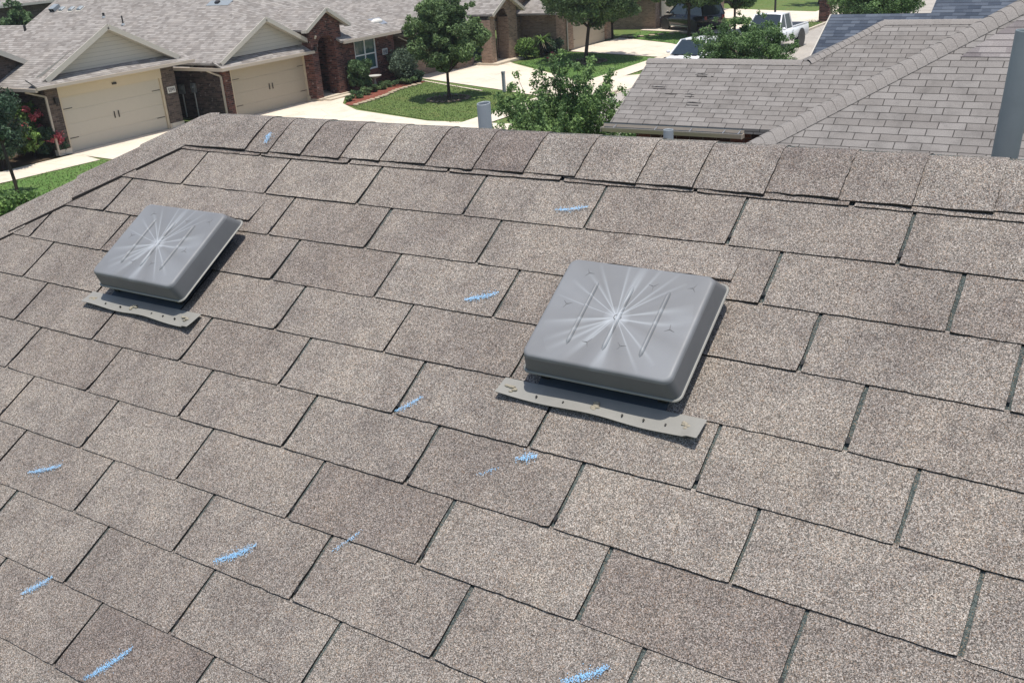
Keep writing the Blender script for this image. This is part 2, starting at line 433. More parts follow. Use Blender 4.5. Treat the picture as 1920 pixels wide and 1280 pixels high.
home = thing('house', 'near house whose brown-grey granule shingle roof fills the foreground', 'house', (0, 0, GZ))
def hb(mb, name, mat, **k):
    o = mb.build(name, mat, home, **k); o.location = (0, 0, -GZ); return o
# decking sheet (shows in the slots) and the two far slopes
mb = MB()
ve = EAVE/SP
mb.slab([W(hipu(ve), ve, .0), W(XE, ve, .0), W(XE, RVV, .0), W(hipu(RVV), RVV, .0)], .05)
hb(mb, 'roof_slot_layer', SLOT)
mb = MB()
mb.slab([(XE, YB, EAVE), (XW, YB, EAVE), (X0, Y0, Z0), (XE, Y0, Z0)], .05)
mb.slab([(XW, YB, EAVE), (XW, YE, EAVE), (X0, Y0, Z0)], .05)
# lower part of the front slope, laid in the same shingles
mb.slab([W(hipu(ve), ve, .006), W(XE, ve, .006), W(XE, -2.62, .006), W(hipu(-2.62), -2.62, .006)], .01)
mb.slab([W(4.3, -2.62, .006), W(XE, -2.62, .006), W(XE, .15, .006), W(4.3, .15, .006)], .01)
hb(mb, 'roof', far_shingle('own_far_shingles', (.20,.178,.16), (.25,.225,.205), (.05,.045,.045)))
mb = MB(); o_ = .45
x0, x1, y0, y1 = XW+o_, XE-o_, YE+o_, YB-o_
for a, b in (((x0,y0),(x1,y0)),((x1,y0),(x1,y1)),((x1,y1),(x0,y1)),((x0,y1),(x0,y0))):
    mb.add([(a[0],a[1],GZ-.05),(b[0],b[1],GZ-.05),(b[0],b[1],EAVE+.05),(a[0],a[1],EAVE+.05)], [(0,1,2,3)])
hb(mb, 'wall', BRD)
mb = MB()
mb.box((XW-.03, YE-.03, EAVE-.2), (XE, YE+.0, EAVE-.02)); mb.box((XW-.03, YE, EAVE-.2), (XW, YB, EAVE-.02)); mb.box((XW-.03, YB, EAVE-.2), (XE, YB+.03, EAVE-.02))
hb(mb, 'fascia', TRIM)

# shingle tabs, course by course
VENTS = [(1.424, -.3885), (.2065, -.3915)]
mb = MB(); side = MB()
NX, NY = 22, 4
for r in range(0, 21):
    dark_run = 0
    for k in range(-9, 15):
        g = .0135 if k % 3 else .0105
        g *= random.uniform(.65, 1.12)
        Ua, Ub = k + OFFS[r] + g, k + 1 + OFFS[r] - g
        ua, va = lay(Ua, r); ub, vb = lay(Ub, r)
        if ub < hipu(va)+.02 or ua > 4.5: continue
        t = min(1, max(0, random.gauss(.56, .12)));
        if random.random() < .08: t = random.uniform(.1, .3)
        hb_ = .0058 + random.uniform(-.0006, .0010); ht = .0028; tw = random.uniform(-.0008, .0008); sk = random.uniform(-.0015, .0015)
        curl = random.choice((0, 0, 0, .0015, .0025))
        ja = [random.gauss(0, .00045) for _ in range(NX+1)]; jl = [random.gauss(0, .0004) for _ in range(NY+1)]; jr = [random.gauss(0, .0004) for _ in range(NY+1)]
        top = []
        for j in range(NY+1):
            vv = r - j/NY*1.03
            for i in range(NX+1):
                u, v = lay(Ua + (Ub-Ua)*i/NX, vv)
                if j == 0: v += ja[i] + sk*(i/NX-.5)
                if i == 0: u += jl[j]
                if i == NX: u += jr[j]
                if j == 0 and i in (0, NX): v += .0008
                if i in (0, NX) and j == 0: u += .0006*(1 if i == 0 else -1)
                h = hb_ + (ht-hb_)*j/NY + tw*(i/NX-.5)
                if j == 0 and (i < 3 or i > NX-3): h += curl*(1-min(i, NX-i)/3)
                u = max(u, hipu(v)+.03); v = min(v, .138)
                top.append(W(u, v, h))
        n = NX+1
        mb.add(top, [(j*n+i, j*n+i+1, (j+1)*n+i+1, (j+1)*n+i) for j in range(NY) for i in range(NX)], t)
        # cut edges: bare asphalt
        D = Vector(W(0, 0, 1)); low = lambda p_: tuple(Vector(p_) - D*.0050)
        for chain in ([j*n for j in range(NY, -1, -1)] + [i for i in range(1, n)] + [j*n+NX for j in range(1, NY+1)],):
            pts = [top[i] for i in chain]; vsx = pts + [low(p_) for p_ in pts]; m_ = len(pts)
            side.add(vsx, [(i, m_+i, m_+i+1, i+1) for i in range(m_-1)])
hb(mb, 'shingle_field', GRAN)
hb(side, 'shingle_edges', ASPH)

# raised cut shingles just above each vent
mb = MB()
for (u0, u1, v0, v1) in ((.085, .335, -.226, -.130), (1.315, 1.565, -.2150, -.130)):
    n = 16; top = []
    for j in range(3):
        for i in range(n+1):
            top.append(W(u0+(u1-u0)*i/n, v0+(v1-v0)*j/2+(random.gauss(0,.0006) if j == 0 else 0), .0118-.0082*j/2 + .0012*math.sin(i*.7)))
    mb.add(top, [(j*(n+1)+i, j*(n+1)+i+1, (j+1)*(n+1)+i+1, (j+1)*(n+1)+i) for j in range(2) for i in range(n)], .6)
    pts = top[:n+1]; mb.add(pts+[tuple(Vector(p_)-Vector(W(0,0,.006))) for p_ in pts], [(i, n+1+i, n+2+i, i+1) for i in range(n)], 0)
[setattr(o, 'location', (0, 0, -GZ)) for o in build_split(mb, 'cut_shingle', GRAN, home)]

# ridge caps draped over the crest, each right end lying on the next
CU = [-.25, .139, .225, .341, .472, .600, .7395, .875, 1.010, 1.140, 1.2857, 1.410, 1.5565, 1.696, 1.826, 1.958]
while CU[-1] < 4.4: CU.append(CU[-1]+.134+random.uniform(-.004, .004))
mb = MB(); edge = MB()
for i in range(len(CU)-1):
    a, b = CU[i]-.03, CU[i+1]; t = min(1, max(0, random.gauss(.58, .22)))
    if i in (3, 6, 12): t = .22
    if i == 1: t = .35
    h0, h1 = .0070, .0122+random.uniform(-.0008, .0016); vlo = .004+random.uniform(-.003, .004)
    nx, ny = 10, 26; top = []; skew = -.012 if i else 0
    y_lo, y_hi = vlo*CP, 2*Y0-vlo*CP
    for q in range(ny+1):
        y = y_lo + (y_hi-y_lo)*q/ny
        for p_ in range(nx+1):
            x = a + (b-a)*p_/nx + random.gauss(0, .0006)*(p_ in (0, nx))
            yy = y + (.004*(1-p_/nx) if q == 0 else 0) + (random.gauss(0, .0006) if q == 0 else 0)
            h = h0+(h1-h0)*p_/nx*(.3+.7*min(1, abs(yy-Y0)/.07)); z = rz(x, yy)
            top.append((x, yy-(h*SP if yy < Y0 else -h*SP)*min(1, abs(yy-Y0)/.03), z+h*CP))
    n = nx+1
    mb.add(top, [(q*n+p_, q*n+p_+1, (q+1)*n+p_+1, (q+1)*n+p_) for q in range(ny) for p_ in range(nx)], t, True)
    for chain in ([q*n+nx for q in range(ny+1)], [p_ for p_ in range(n)][::1]):
        pts = [top[c] for c in chain]; m_ = len(pts)
        edge.add(pts+[(p_[0], p_[1]+.003, p_[2]-.0058) for p_ in pts], [(c, c+1, m_+c+1, m_+c) for c in range(m_-1)])
hb(mb, 'ridge_cap', GRANC)
# hip caps
mb = MB()
hd = Vector((-1.0, -(1/1.006)*CP, 0)); hl = hd.length; hd.normalize(); hn = Vector((-hd.y, hd.x, 0))   # plan direction and its left
s = .02; i = 0
while s < 6.5:
    L_ = .19; a, b = s-.05, s+L_; t = min(1, max(0, random.gauss(.62, .12)))
    h0, h1 = .008, .013+random.uniform(0, .004); wv = .118+random.choice((0, .006, -.005, .010))
    nx, ny = 8, 20; top = []
    for q in range(ny+1):
        for p_ in range(nx+1):
            c = Vector((X0, Y0, 0)) + hd*(a+(b-a)*p_/nx) + hn*(wv*(1-2*q/ny)*.86)
            h = h0+(h1-h0)*p_/nx; top.append((c.x, c.y, rz(c.x, c.y, .02)+h))
    n = nx+1
    mb.add(top, [(q*n+p_, q*n+p_+1, (q+1)*n+p_+1, (q+1)*n+p_) for q in range(ny) for p_ in range(nx)], t, True)
    for chain in ([q*n+nx for q in range(ny+1)], [p_ for p_ in range(n)], [ny*n+p_ for p_ in range(n)]):
        pts = [top[c] for c in chain]; m_ = len(pts)
        edge.add(pts+[(p_[0], p_[1], p_[2]-.0068) for p_ in pts], [(c, c+1, m_+c+1, m_+c) for c in range(m_-1)])
    s += L_; i += 1
hb(mb, 'hip_cap', GRANC); hb(edge, 'cap_edges', ASPH)

# teal sealant/tar dabs in slots
mb = MB()
for r in range(1, 13):
    for k in range(-2, 12):
        if random.random() < .45: continue
        u, v = lay(k+OFFS[r], r-.14-random.random()*.05)
        if u < hipu(v)+.1: continue
        n = 8; mb.add([W(u+math.cos(q*.785)*.0035*random.uniform(.6, 1.2), v+math.sin(q*.785)*.007*random.uniform(.6, 1.2), .0074) for q in range(n)], [tuple(range(n))])
[setattr(o, 'location', (0, 0, -GZ)) for o in build_split(mb, 'tar_dab', TAR, home)]

# chalk strokes
CH = [(1.1358,-.0888,1.2099,-.0704,1,.006),(1.0483,-.3518,1.1185,-.3209,1,.009),(1.0421,-.6318,1.0823,-.5861,1,.006),(1.3278,-.6654,1.365,-.6468,1,.009),
      (1.2712,-.7157,1.3106,-.6854,.25,.005),(.2531,-.9815,.3328,-.9411,.9,.008),(.8559,-1.011,.9254,-.9546,1,.010),(1.081,-.9213,1.116,-.8672,.4,.006),
      (.4719,-1.2009,.5205,-1.1475,.9,.009),(.7449,-1.2787,.8049,-1.1964,1,.009),(1.5691,-.9891,1.6306,-.9409,1,.009),(.196,.066,.212,.026,.8,.013)]
for ci, (ua, va, ub, vb, dens, wd) in enumerate(CH):
    mb = MB(); L_ = math.hypot(ub-ua, vb-va); n = int(2300*L_*wd/.0006*.0053*dens*30)
    dx, dy = (ub-ua)/L_, (vb-va)/L_
    for _ in range(n):
        t = random.betavariate(1.5, 1.5); f = (1-abs(2*t-1)**2.2)
        off = random.gauss(0, wd*(.30 if random.random() < .8 else .75))*(.55+.62*f); bow = -.10*L_*(4*t*(1-t))*(1 if ci not in (3, 4) else 0)*.4
        u = ua+dx*L_*t-dy*(off+bow); v = va+dy*L_*t+dx*(off+bow)
        s_ = random.uniform(.0004, .0009); a = random.random()*3
        # height of the course surface here
        frac = ((-v/.128) % 1.0); h = .0088
        if v > 0: h = .0215
        mb.add([W(u+math.cos(a+q*1.571)*s_, v+math.sin(a+q*1.571)*s_, h) for q in range(4)], [(0, 1, 2, 3)])
    hb(mb, 'chalk_mark', CHALKM)

# ------------------------------------------------------------------ roof vents
def rrect(hx, y0, y1, r, z, n=7):
    out = []; cx = [(hx-r, y1-r, 0), (-hx+r, y1-r, 90), (-hx+r, y0+r, 180), (hx-r, y0+r, 270)]
    for x, y, a0 in cx:
        for k in range(n):
            a = math.radians(a0+90*k/(n-1)); out.append((x+r*math.cos(a), y+r*math.sin(a), z))
    return out
def make_vent(uc, vc, label):
    root = thing('roof_vent', label, 'roof vent', W(uc+.004, vc, 0), rot=(P, 0, 0), group='box vents on the near roof')
    h = MB()
    # hood: inner wall, lip, outer wall, shoulder, top
    h.rings([rrect(.144,-.109,.128,.010,.055), rrect(.146,-.112,.131,.011,.0395), rrect(.1515,-.1165,.1365,.013,.0380), rrect(.1525,-.1175,.1375,.014,.0388),
             rrect(.1505,-.1155,.1355,.014,.0400), rrect(.1500,-.1152,.1345,.014,.0430), rrect(.1432,-.1128,.1190,.016,.0778), rrect(.1424,-.1121,.1178,.016,.0810),
             rrect(.1405,-.1103,.1158,.0150,.0831), rrect(.1382,-.1080,.1134,.0130,.0840), rrect(.1355,-.1053,.1107,.0110,.0842), rrect(.125,-.096,.100,.006,.0842), rrect(.06,-.05,.05,.003,.0842)])
    for x in (-.066, .004, .074):                                     # pressed ribs
        R = []
        for q in range(19):
            t = q/18; y = -.076+.150*t; w_ = .0044*min(1, math.sin(math.pi*min(max(t, .001), .999))*5)
            R.append([(x+w_*math.cos(a), y, .0829+.0062*w_/.0044*math.sin(a)) for a in [math.pi*j/6 for j in range(7)]])
        h.add([p_ for r_ in R for p_ in r_], [(i*7+j, i*7+j+1, (i+1)*7+j+1, (i+1)*7+j) for i in range(18) for j in range(6)], .5, True)
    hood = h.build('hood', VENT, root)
    lp = MB(); lp.rings([rrect(.1520,-.1170,.1370,.014,.0372), rrect(.1545,-.1195,.1395,.015,.0377), rrect(.1545,-.1195,.1395,.015,.0393), rrect(.1512,-.1162,.1362,.014,.0402)], False)
    lp.build('rim', FLAN, hood)
    g_all = []; g = MB()                                             # little moulded chevrons and gate mark
    for x, y, a in ((-.105, .012, .3), (-.030, -.062, 1.0), (.032, -.058, .2), (.104, -.008, -.4), (.040, .078, .7), (-.092, .088, 0), (.112,.086,1.2)):
        for da in (0, 2.2, 4.1):
            p0 = (x, y, .0839); p1 = (x+.0105*math.cos(a+da), y+.0105*math.sin(a+da), .0837)
            g.tube([p0, p1], [.0014, .0008], 6, True)
    g.tube([(.002+.007*math.cos(t*.7), .006*math.sin(t*.7), .0841) for t in range(10)], .0010, 5)
    build_split(g, 'moulding_mark', MARKM, hood)
    t = MB(); t.rings([rrect(.112,-.088,.092,.02,.004), rrect(.104,-.080,.086,.02,.05), rrect(.104,-.080,.086,.02,.06)], True)
    t.build('throat', METD, root)
    b = MB()
    for x in (-.118, .112): b.box((x-.008, -.108, .006), (x+.008, -.10, .048))
    build_split(b, 'bracket', METD, root)
    f = MB(); n = 8                                                  # flat base seen below the hood
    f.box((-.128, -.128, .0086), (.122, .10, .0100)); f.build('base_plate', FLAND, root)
    s_ = MB(); rows = []
    N = 44
    for j, y in enumerate((-.122, -.130, -.140, -.150, -.158, -.164)):
        for i in range(N+1):
            x = -.197+.394*i/N; tt = j/5
            wave = (.0014*math.sin(x*17+uc*5)+.0009*math.sin(x*37+1))*tt
            z = .0105+tt*.0035+.0050*tt*math.sin(x*15+.6+uc)**2+(.005*tt if i > N-3 else 0)+.006*tt*max(0, abs(x)-.15)/.04*.4
            rows.append((x*(1+.004*tt), y+wave-(.004*tt*(x/.197)), z))
    n = N+1; s_.add(rows, [(j*n+i+1, j*n+i, (j+1)*n+i, (j+1)*n+i+1) for j in range(5) for i in range(N)], .5, True)
    ed = rows[5*n:]; s_.add(ed+[(a, b_, z-.0016) for a, b_, z in ed], [(i, i+1, n+i+1, n+i) for i in range(N)])
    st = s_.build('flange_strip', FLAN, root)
    e = MB()
    for x in (-.172, .0 if uc > 1 else -.02, .166):
        e = MB()
        for q in range(7):
            a = random.uniform(0, 6.3); rr = random.uniform(.002, .008)
            e.ball((x+rr*1.5*math.cos(a), -.145+rr*math.sin(a), .0145), (random.uniform(.003, .007), random.uniform(.0018, .004), .0028), 8, 5, jit=.15)
        e.build('sealant_dab', SEAL, st)
    e = MB()
    for x in (-.115, -.06, .055, .095, .135): e.box((x-.0012, -.153, .0135), (x+.0012, -.149, .0172))
    build_split(e, 'nail_head', METD, st)
    return root
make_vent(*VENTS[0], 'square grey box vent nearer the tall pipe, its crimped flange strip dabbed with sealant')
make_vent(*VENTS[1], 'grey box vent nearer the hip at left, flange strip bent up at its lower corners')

# pipes on the back slope
def pipe(x, y, r, ztop, label, mat, cut=0, tilt=0):
    zb = Z0-(y-Y0)*TP-.03
    t = thing('vent_pipe', label, 'vent pipe', (x, y, zb), group='plumbing pipes behind the ridge', rot=(0, tilt, 0))
    m = MB(); n = 24; h = ztop-zb
    ring = lambda rr, z: [(rr*math.cos(2*math.pi*k/n), rr*math.sin(2*math.pi*k/n), z + cut*math.sin(2*math.pi*k/n)*r*(z > h*.5)) for k in range(n)]
    m.rings([ring(r, 0), ring(r, h*.3), ring(r, h-.003), ring(r*.97, h), ring(r*.88, h), ring(r*.86, h-.006), ring(r*.86, h*.4)], True)
    m.build('tube', mat, t)
    c = MB(); c.rings([ring(r*2.2, -.01), ring(r*2.1, .008), ring(r*1.25, .045), ring(r*1.06, .06)], False)
    c.build('boot', RUBB, t)
pipe(-.048, 1.4, .0270, -.115, 'short pale grey pipe with a ragged rim standing behind the ridge left of centre', PIPEL, .12)
pipe(1.775, 1.4, .0365, .150, 'tall blue-grey painted pipe, leaning slightly, tallest of the pipes behind the ridge', PIPE, 0, .062)
pipe(.55, 1.8, .020, -.268, 'pipe top barely showing over the ridge below the next-door gutter', PIPEL)

exec_parts = True
# ------------------------------------------------------------------ ground
def sheet(name, pts, z, mat, kind='structure', **k):
    m = MB(); m.add([(x, y, z) for x, y in pts], [tuple(range(len(pts)))]); o = m.build(name, mat); tag(o, kind=kind, **k); return o
sheet('ground', [(-420, -150), (150, -150), (150, 420), (-420, 420)], GZ-.02, LAWN)
g0 = GZ
def rect(a, b, c, d): return [(a, c), (b, c), (b, d), (a, d)]
def kx(y):   # left kerb of the street
    return -18.0 if y < 46 else (-18+(y-46)*.13 if y < 58 else -16.44)
ys = [-40, 0, 20, 30, 38, 46, 50, 54, 58, 66, 75, 100, 140]
sheet('street', [(kx(y)-.0, y) for y in ys]+[(kx(y)+8.4, y) for y in ys[::-1]], g0-.012, ROAD)
m = MB()
for sgn, off in ((1, 0), (-1, 8.4)):
    for a, b in zip(ys[:-1], ys[1:]):
        if sgn == 1 and a >= 38 and b <= 46: continue
        x0, x1 = kx(a)+off, kx(b)+off; w_ = .16*sgn
        vs_ = [(x0, a, g0-.012), (x1, b, g0-.012), (x1, b, g0+.10), (x0, a, g0+.10), (x0-w_, a, g0+.10), (x1-w_, b, g0+.10), (x1-w_, b, g0-.012), (x0-w_, a, g0-.012)]
        m.add(vs_, [(0, 1, 2, 3), (3, 2, 5, 4), (4, 5, 6, 7)])
tag(m.build('kerb', KERB), kind='structure')
sheet('sidewalk', rect(-21.05, -19.85, -40, 50)+[], g0+.012, WALK)
sheet('sidewalk', [(-19.4, 56), (-18.2, 56), (-18.2, 140), (-19.4, 140)], g0+.012, WALK)
sheet('pavement', [(-33.5, 21.0), (-29.0, 20.75), (-17.9, 19.4), (-17.9, 26.6), (-33.4, 26.5)], g0+.004, CONC)
sheet('pavement', [(-32.0, 28.1), (-17.9, 25.6+2), (-17.9, 30.5), (-22.7, 30.1), (-27.7, 31.5), (-29.6, 32.75), (-31.3, 34.9), (-32.2, 34.9)], g0+.008, CONC)
sheet('pavement', [(-30.2, 39.9), (-24.5, 37.7), (-20.9, 36.2), (-17.9, 35.6), (-17.9, 44.2), (-20.6, 41.5), (-21.0, 40.1), (-23.5, 42.0), (-28.3, 45.5), (-30.5, 47.5), (-31.5, 46.5), (-31.2, 40.4)], g0+.006, CONC)
sheet('pavement', [(-27.8, 50.6), (-21.0, 48.6), (-17.9, 46.6), (-17.4, 51.2), (-20.2, 51.8), (-22.8, 54.2), (-27.5, 56.9)], g0+.008, CONC)
sheet('pavement', [(-28, 60.9), (-21.0, 58.7), (-17.0, 58.2), (-16.6, 61.6), (-21, 63.2), (-28, 67)], g0+.008, CONC)
sheet('pavement', [(-30, 70.5), (-22, 66.5), (-16.7, 64.8), (-16.7, 70.6), (-22.5, 72.6), (-30, 76)], g0+.008, CONC)
sheet('path', [(-33.2, 12), (-32.0, 12), (-31.2, 17.2), (-30.9, 20.6), (-33.0, 21.1), (-33.1, 18)], g0+.010, WALK)
LAWN1 = [(-31.15, 8), (-31.15, 17.2), (-30.85, 20.6), (-21.1, 19.7), (-21.1, 8)]
sheet('lawn', LAWN1, g0+.000, LAWNG)
m = MB()                                                              # lawn in front of the second house
LAWN2 = [(-28.6, 32.3), (-27.6, 31.75), (-22.9, 30.35), (-21.06, 29.9), (-21.06, 36.0), (-24.6, 37.3), (-29.6, 39.2), (-29.4, 37.6), (-29.3, 36.2), (-28.9, 35), (-28.7, 33.6)]
sheet('lawn', LAWN2, g0+.003, LAWN)
LAWN3 = [(-28.2, 45.7), (-23.4, 42.2), (-21.06, 40.3), (-21.06, 48.3), (-27.6, 50.3)]
sheet('lawn', LAWN3, g0+.003, LAWNG)
LAWN4 = [(-23.0, 54.5), (-20.3, 52.0), (-19.5, 55), (-19.5, 58.2), (-23, 58.9), (-27.6, 60.5), (-27.5, 57.3)]
sheet('lawn', LAWN4, g0+.003, LAWNG)
sheet('soil', [(-29.3, 32.55), (-28.65, 32.4), (-28.75, 33.6), (-28.95, 35), (-29.35, 36.2), (-29.45, 37.6), (-29.5, 39.0), (-31.5, 39.3), (-31.5, 35.0), (-30.6, 34.8)], g0+.011, MULCH, 'structure')
sheet('soil', [(-36, 12), (-33.25, 12), (-33.25, 18), (-33.15, 20.9), (-36, 21.2)], g0+.011, SOIL, 'structure')
def ring(name, c, r, mat, z):
    sheet(name, [(c[0]+r*math.cos(a)*random.uniform(.9, 1.1), c[1]+r*math.sin(a)*random.uniform(.9, 1.1)) for a in [2*math.pi*k/18 for k in range(18)]], z, mat)
ring('soil', (-25.0, 34.7), .85, SOIL, g0+.016); ring('soil', (-24.2, 46.4), .95, SOIL, g0+.016)

def stones(name, pts, label, size=.17, gap=.9):
    m = MB(); m2 = 0
    for (a, b) in zip(pts[:-1], pts[1:]):
        d = math.hypot(b[0]-a[0], b[1]-a[1]); n = max(1, int(d/(size*1.9)))
        for i in range(n):
            t = (i+.5)/n; x, y = a[0]+(b[0]-a[0])*t, a[1]+(b[1]-a[1])*t
            m.ball((x+random.uniform(-.02, .02), y+random.uniform(-.02, .02), g0+.04), (size*random.uniform(.8, 1.15), size*random.uniform(.6, .9), .06), 8, 5, jit=.14)
    o = m.build(name, STON if size > .12 else STOND); tag(o, label, 'garden edging'); return o
stones('stone_edging', [(-28.55, 32.3), (-28.65, 33.6), (-28.85, 35), (-29.25, 36.2), (-29.35, 37.6), (-29.3, 38.4)], 'curved pale stone edging between red mulch bed and lawn')
stones('stone_edging', [(-25.0+.95*math.cos(a), 34.7+.95*math.sin(a)) for a in [k*.55 for k in range(12)]], 'ring of stones around the round tree left of the bushy crape tree', .11)
stones('stone_edging', [(-24.2+1.05*math.cos(a), 46.4+1.05*math.sin(a)) for a in [k*.55 for k in range(12)]], 'ring of stones around the large tree by the brick porch', .11)
stones('stone_edging', [(-27.6, 57.2), (-26.6, 57.0), (-25.9, 57.6), (-25.2, 58.6), (-24.4, 59.0), (-23.6, 58.7), (-22.8, 58.4)], 'low stone wall round the raised bed beside the dark parked car', .26)
for c, pts, nm in (((0, 0), [(-24.7, 36.95), (-30.0, 39.25), (-30.05, 39.45), (-24.75, 37.15)], 'border'),):
    sheet('kerb', pts, g0+.02, KERB)

# grass blades on the lawns one can see
def inside(x, y, poly):
    c = False; j = len(poly)-1
    for i in range(len(poly)):
        xi, yi = poly[i]; xj, yj = poly[j]
        if (yi > y) != (yj > y) and x < (xj-xi)*(y-yi)/(yj-yi)+xi: c = not c
        j = i
    return c
m = MB()
for poly, n in ((LAWN2, 15000), (LAWN3, 9000), (LAWN4, 4000), (LAWN1, 17000), ([(-19.8, 42.9), (-18.2, 44.5), (-18.2, 46.4), (-19.8, 47.0)], 900), ([(-18.2, 58), (-16.7, 58), (-16.7, 66), (-18.2, 66)], 1500)):
    xs = [a for a, b in poly]; yz = [b for a, b in poly]
    for _ in range(n):
        x = random.uniform(min(xs), max(xs)); y = random.uniform(min(yz), max(yz))
        if not inside(x, y, poly): continue
        a = random.random()*6.28; hgt = random.uniform(.02, .055); w_ = .022
        dx, dy = math.cos(a)*w_, math.sin(a)*w_
        m.add([(x-dx, y-dy, g0), (x+dx, y+dy, g0), (x+random.uniform(-.03, .03), y+random.uniform(-.03, .03), g0+hgt)], [(0, 1, 2)], random.random())
tag(m.build('grass', leafmat('grass_blades', (.075,.12,.035), (.19,.25,.085), .1)), 'short green grass blades growing over the front lawns', 'grass', kind='stuff')

# ------------------------------------------------------------------ houses across the street
def roof_mesh(polys, th=.10):
    m = MB()
    for p_ in polys: m.slab(p_, th)
    return m
def wall_strip(m, pts, z0, z1):
    for a, b in zip(pts[:-1], pts[1:]): m.add([(a[0], a[1], z0), (b[0], b[1], z0), (b[0], b[1], z1), (a[0], a[1], z1)], [(0, 1, 2, 3)])
def gable_roof(m, x0, x1, yc, hw, zr, sl, th=.1, dz=0):
    """ridge along X at yc"""
    for s_ in (-1, 1):
        ye = yc+s_*hw; ze = zr-hw*sl
        q = [(x0, ye, ze+dz), (x1, ye, ze+dz), (x1, yc, zr+dz), (x0, yc, zr+dz)]
        m.slab(q if s_ < 0 else q[::-1], th)
def garage_door(parent, X, y0, y1, ztop, mat, straps=True):
    m = MB(); n = 4; hgt = ztop-g0
    for i in range(n):
        z0 = g0+.02+hgt*i/n; z1 = g0+hgt*(i+1)/n-.010
        m.box((X-.04, y0, z0), (X, y1, z1))
    m.box((X-.07, y0, g0), (X-.008, y1, ztop))
    d = m.build('garage_door', mat, parent, bevel=.008)
    h = MB(); yc = (y0+y1)/2; zc = g0+hgt*.50
    for s_ in (-.10, .10): h.bar((X+.02, yc+s_, zc-.13), (X+.02, yc+s_, zc+.13), .035, .03)
    h.build('handle', STRAP, d)
    if straps:
        for z_ in (.25, .78):
            for s_, ye in ((1, y0), (-1, y1)):
                h = MB(); h.bar((X+.006, ye+s_*.03, g0+hgt*z_), (X+.006, ye+s_*.44, g0+hgt*z_), .010, .028); h.build('hinge_strap', STRAP, d)
    return d
def downspout(parent, pts, r=.045, mat=None):
    m = MB(); 
    for a, b in zip(pts[:-1], pts[1:]): m.bar(a, b, .075, .065)
    return m.build('downspout', mat or GUT, parent)
FONT = {'0': '111101101101111', '1': '010110010010111', '3': '111001111001111', '4': '101101111001001', '5': '111100111001111', '8': '111101111101111'}
def plaque(parent, X, yc, zc, digits, w_=.42, h_=.26):
    m = MB(); m.box((X, yc-w_/2, zc-h_/2), (X+.025, yc+w_/2, zc+h_/2)); p_ = m.build('house_number_plate', PLAQ, parent)
    m = MB(); cw = w_*.8/len(digits); px = cw/4
    for i, ch in enumerate(digits):
        for k, b in enumerate(FONT[ch]):
            if b == '1':
                r_, c_ = divmod(k, 3); y = yc-w_*.4+cw*i+px*(c_+.4); z = zc+h_*.3-r_*h_*.12
                m.box((X+.024, y, z-h_*.12), (X+.030, y+px, z))
    m.build('number', INK, p_)
def window(parent, X, y0, y1, z0, z1, cols=2, rows=2, name='window'):
    m = MB(); fw = .07
    m.box((X-.02, y0, z0), (X+.05, y0+fw, z1)); m.box((X-.02, y1-fw, z0), (X+.05, y1, z1))
    m.box((X-.02, y0+fw, z0), (X+.05, y1-fw, z0+fw)); m.box((X-.02, y0+fw, z1-fw), (X+.05, y1-fw, z1))
    for c in range(1, cols): y = y0+(y1-y0)*c/cols; m.box((X-.01, y-.035, z0+fw), (X+.04, y+.035, z1-fw))
    for r_ in range(1, rows): z = z0+(z1-z0)*r_/rows; m.box((X-.012, y0+fw, z-.03), (X+.036, y1-fw, z+.03))
    o = m.build(name, WHIT, parent)
    g = MB(); g.box((X-.03, y0+fw, z0+fw), (X+.005, y1-fw, z1-fw)); g.build('glass', GLAS, o)
    return o

# ---- first house: garage gable on the left
SL = .515
h1 = thing('house', 'brown brick house with cream garage door under a wide cream beam, shrubs at its corner', 'house', (0, 0, 0))
m = MB(); gable_roof(m, -47, -33.0, 23.65, 3.65, -2.05, SL)
m.slab([(-32.75, 19.95, -3.87), (-32.75, 27.30, -3.87), (-33.38, 27.30, -3.60), (-33.38, 19.95, -3.60)], .06)
rf = m.build('roof', ROOFH, h1)
m = MB()
gable_roof(m, -46, -35.4, 17.2, 5.15, -.95, SL); m.build('roof', ROOFH, h1)
m = MB()
# gable triangle
m.add([(-33.36, 20.3, -3.62), (-33.36, 26.95, -3.62), (-33.36, 23.65, -2.15)], [(0, 1, 2)]); m.build('gable_siding', SID, h1)
m = MB()
for s_ in (-1, 1):
    a = Vector((-32.97, 23.65, -2.10)); b = Vector((-32.97, 23.65+s_*3.12, -2.10-3.12*SL))
    m.bar(a-Vector((0,0,.03)), b-Vector((0,0,.03)), .03, .20, up=(0,0,1))
    m.bar(a+Vector((-.18,0,-.13)), b+Vector((-.18,0,-.13)), .34, .02)
m.build('rake_trim', TRIM, h1)
m = MB(); m.box((-32.76, 19.9, -3.99), (-32.67, 27.32, -3.875)); m.box((-35.4, 19.86, -4.05), (-32.76, 19.96, -3.93)); m.build('gutter', GUT, h1)
m = MB(); m.box((-35.4, 19.96, -4.06), (-33.3, 20.55, -4.02)); m.box((-33.32, 19.96, -3.98), (-32.76, 27.28, -3.94)); m.build('soffit', TRIM, h1)
m = MB()
m.box((-33.5, 20.55, g0+.22), (-33.3, 21.08, -4.06)); m.box((-33.5, 25.97, g0+.22), (-33.3, 26.63, -4.06))
wall_strip(m, [(-47, 26.6), (-33.4, 26.6)], g0, -3.7); wall_strip(m, [(-33.4, 20.6), (-47, 20.6)], g0, -3.75)
m.build('wall', BRG, h1)
m = MB(); m.box((-33.52, 20.53, g0), (-33.27, 21.1, g0+.22)); m.box((-33.52, 25.95, g0), (-33.27, 26.65, g0+.22)); build_split(m, 'footing', WALK, h1)
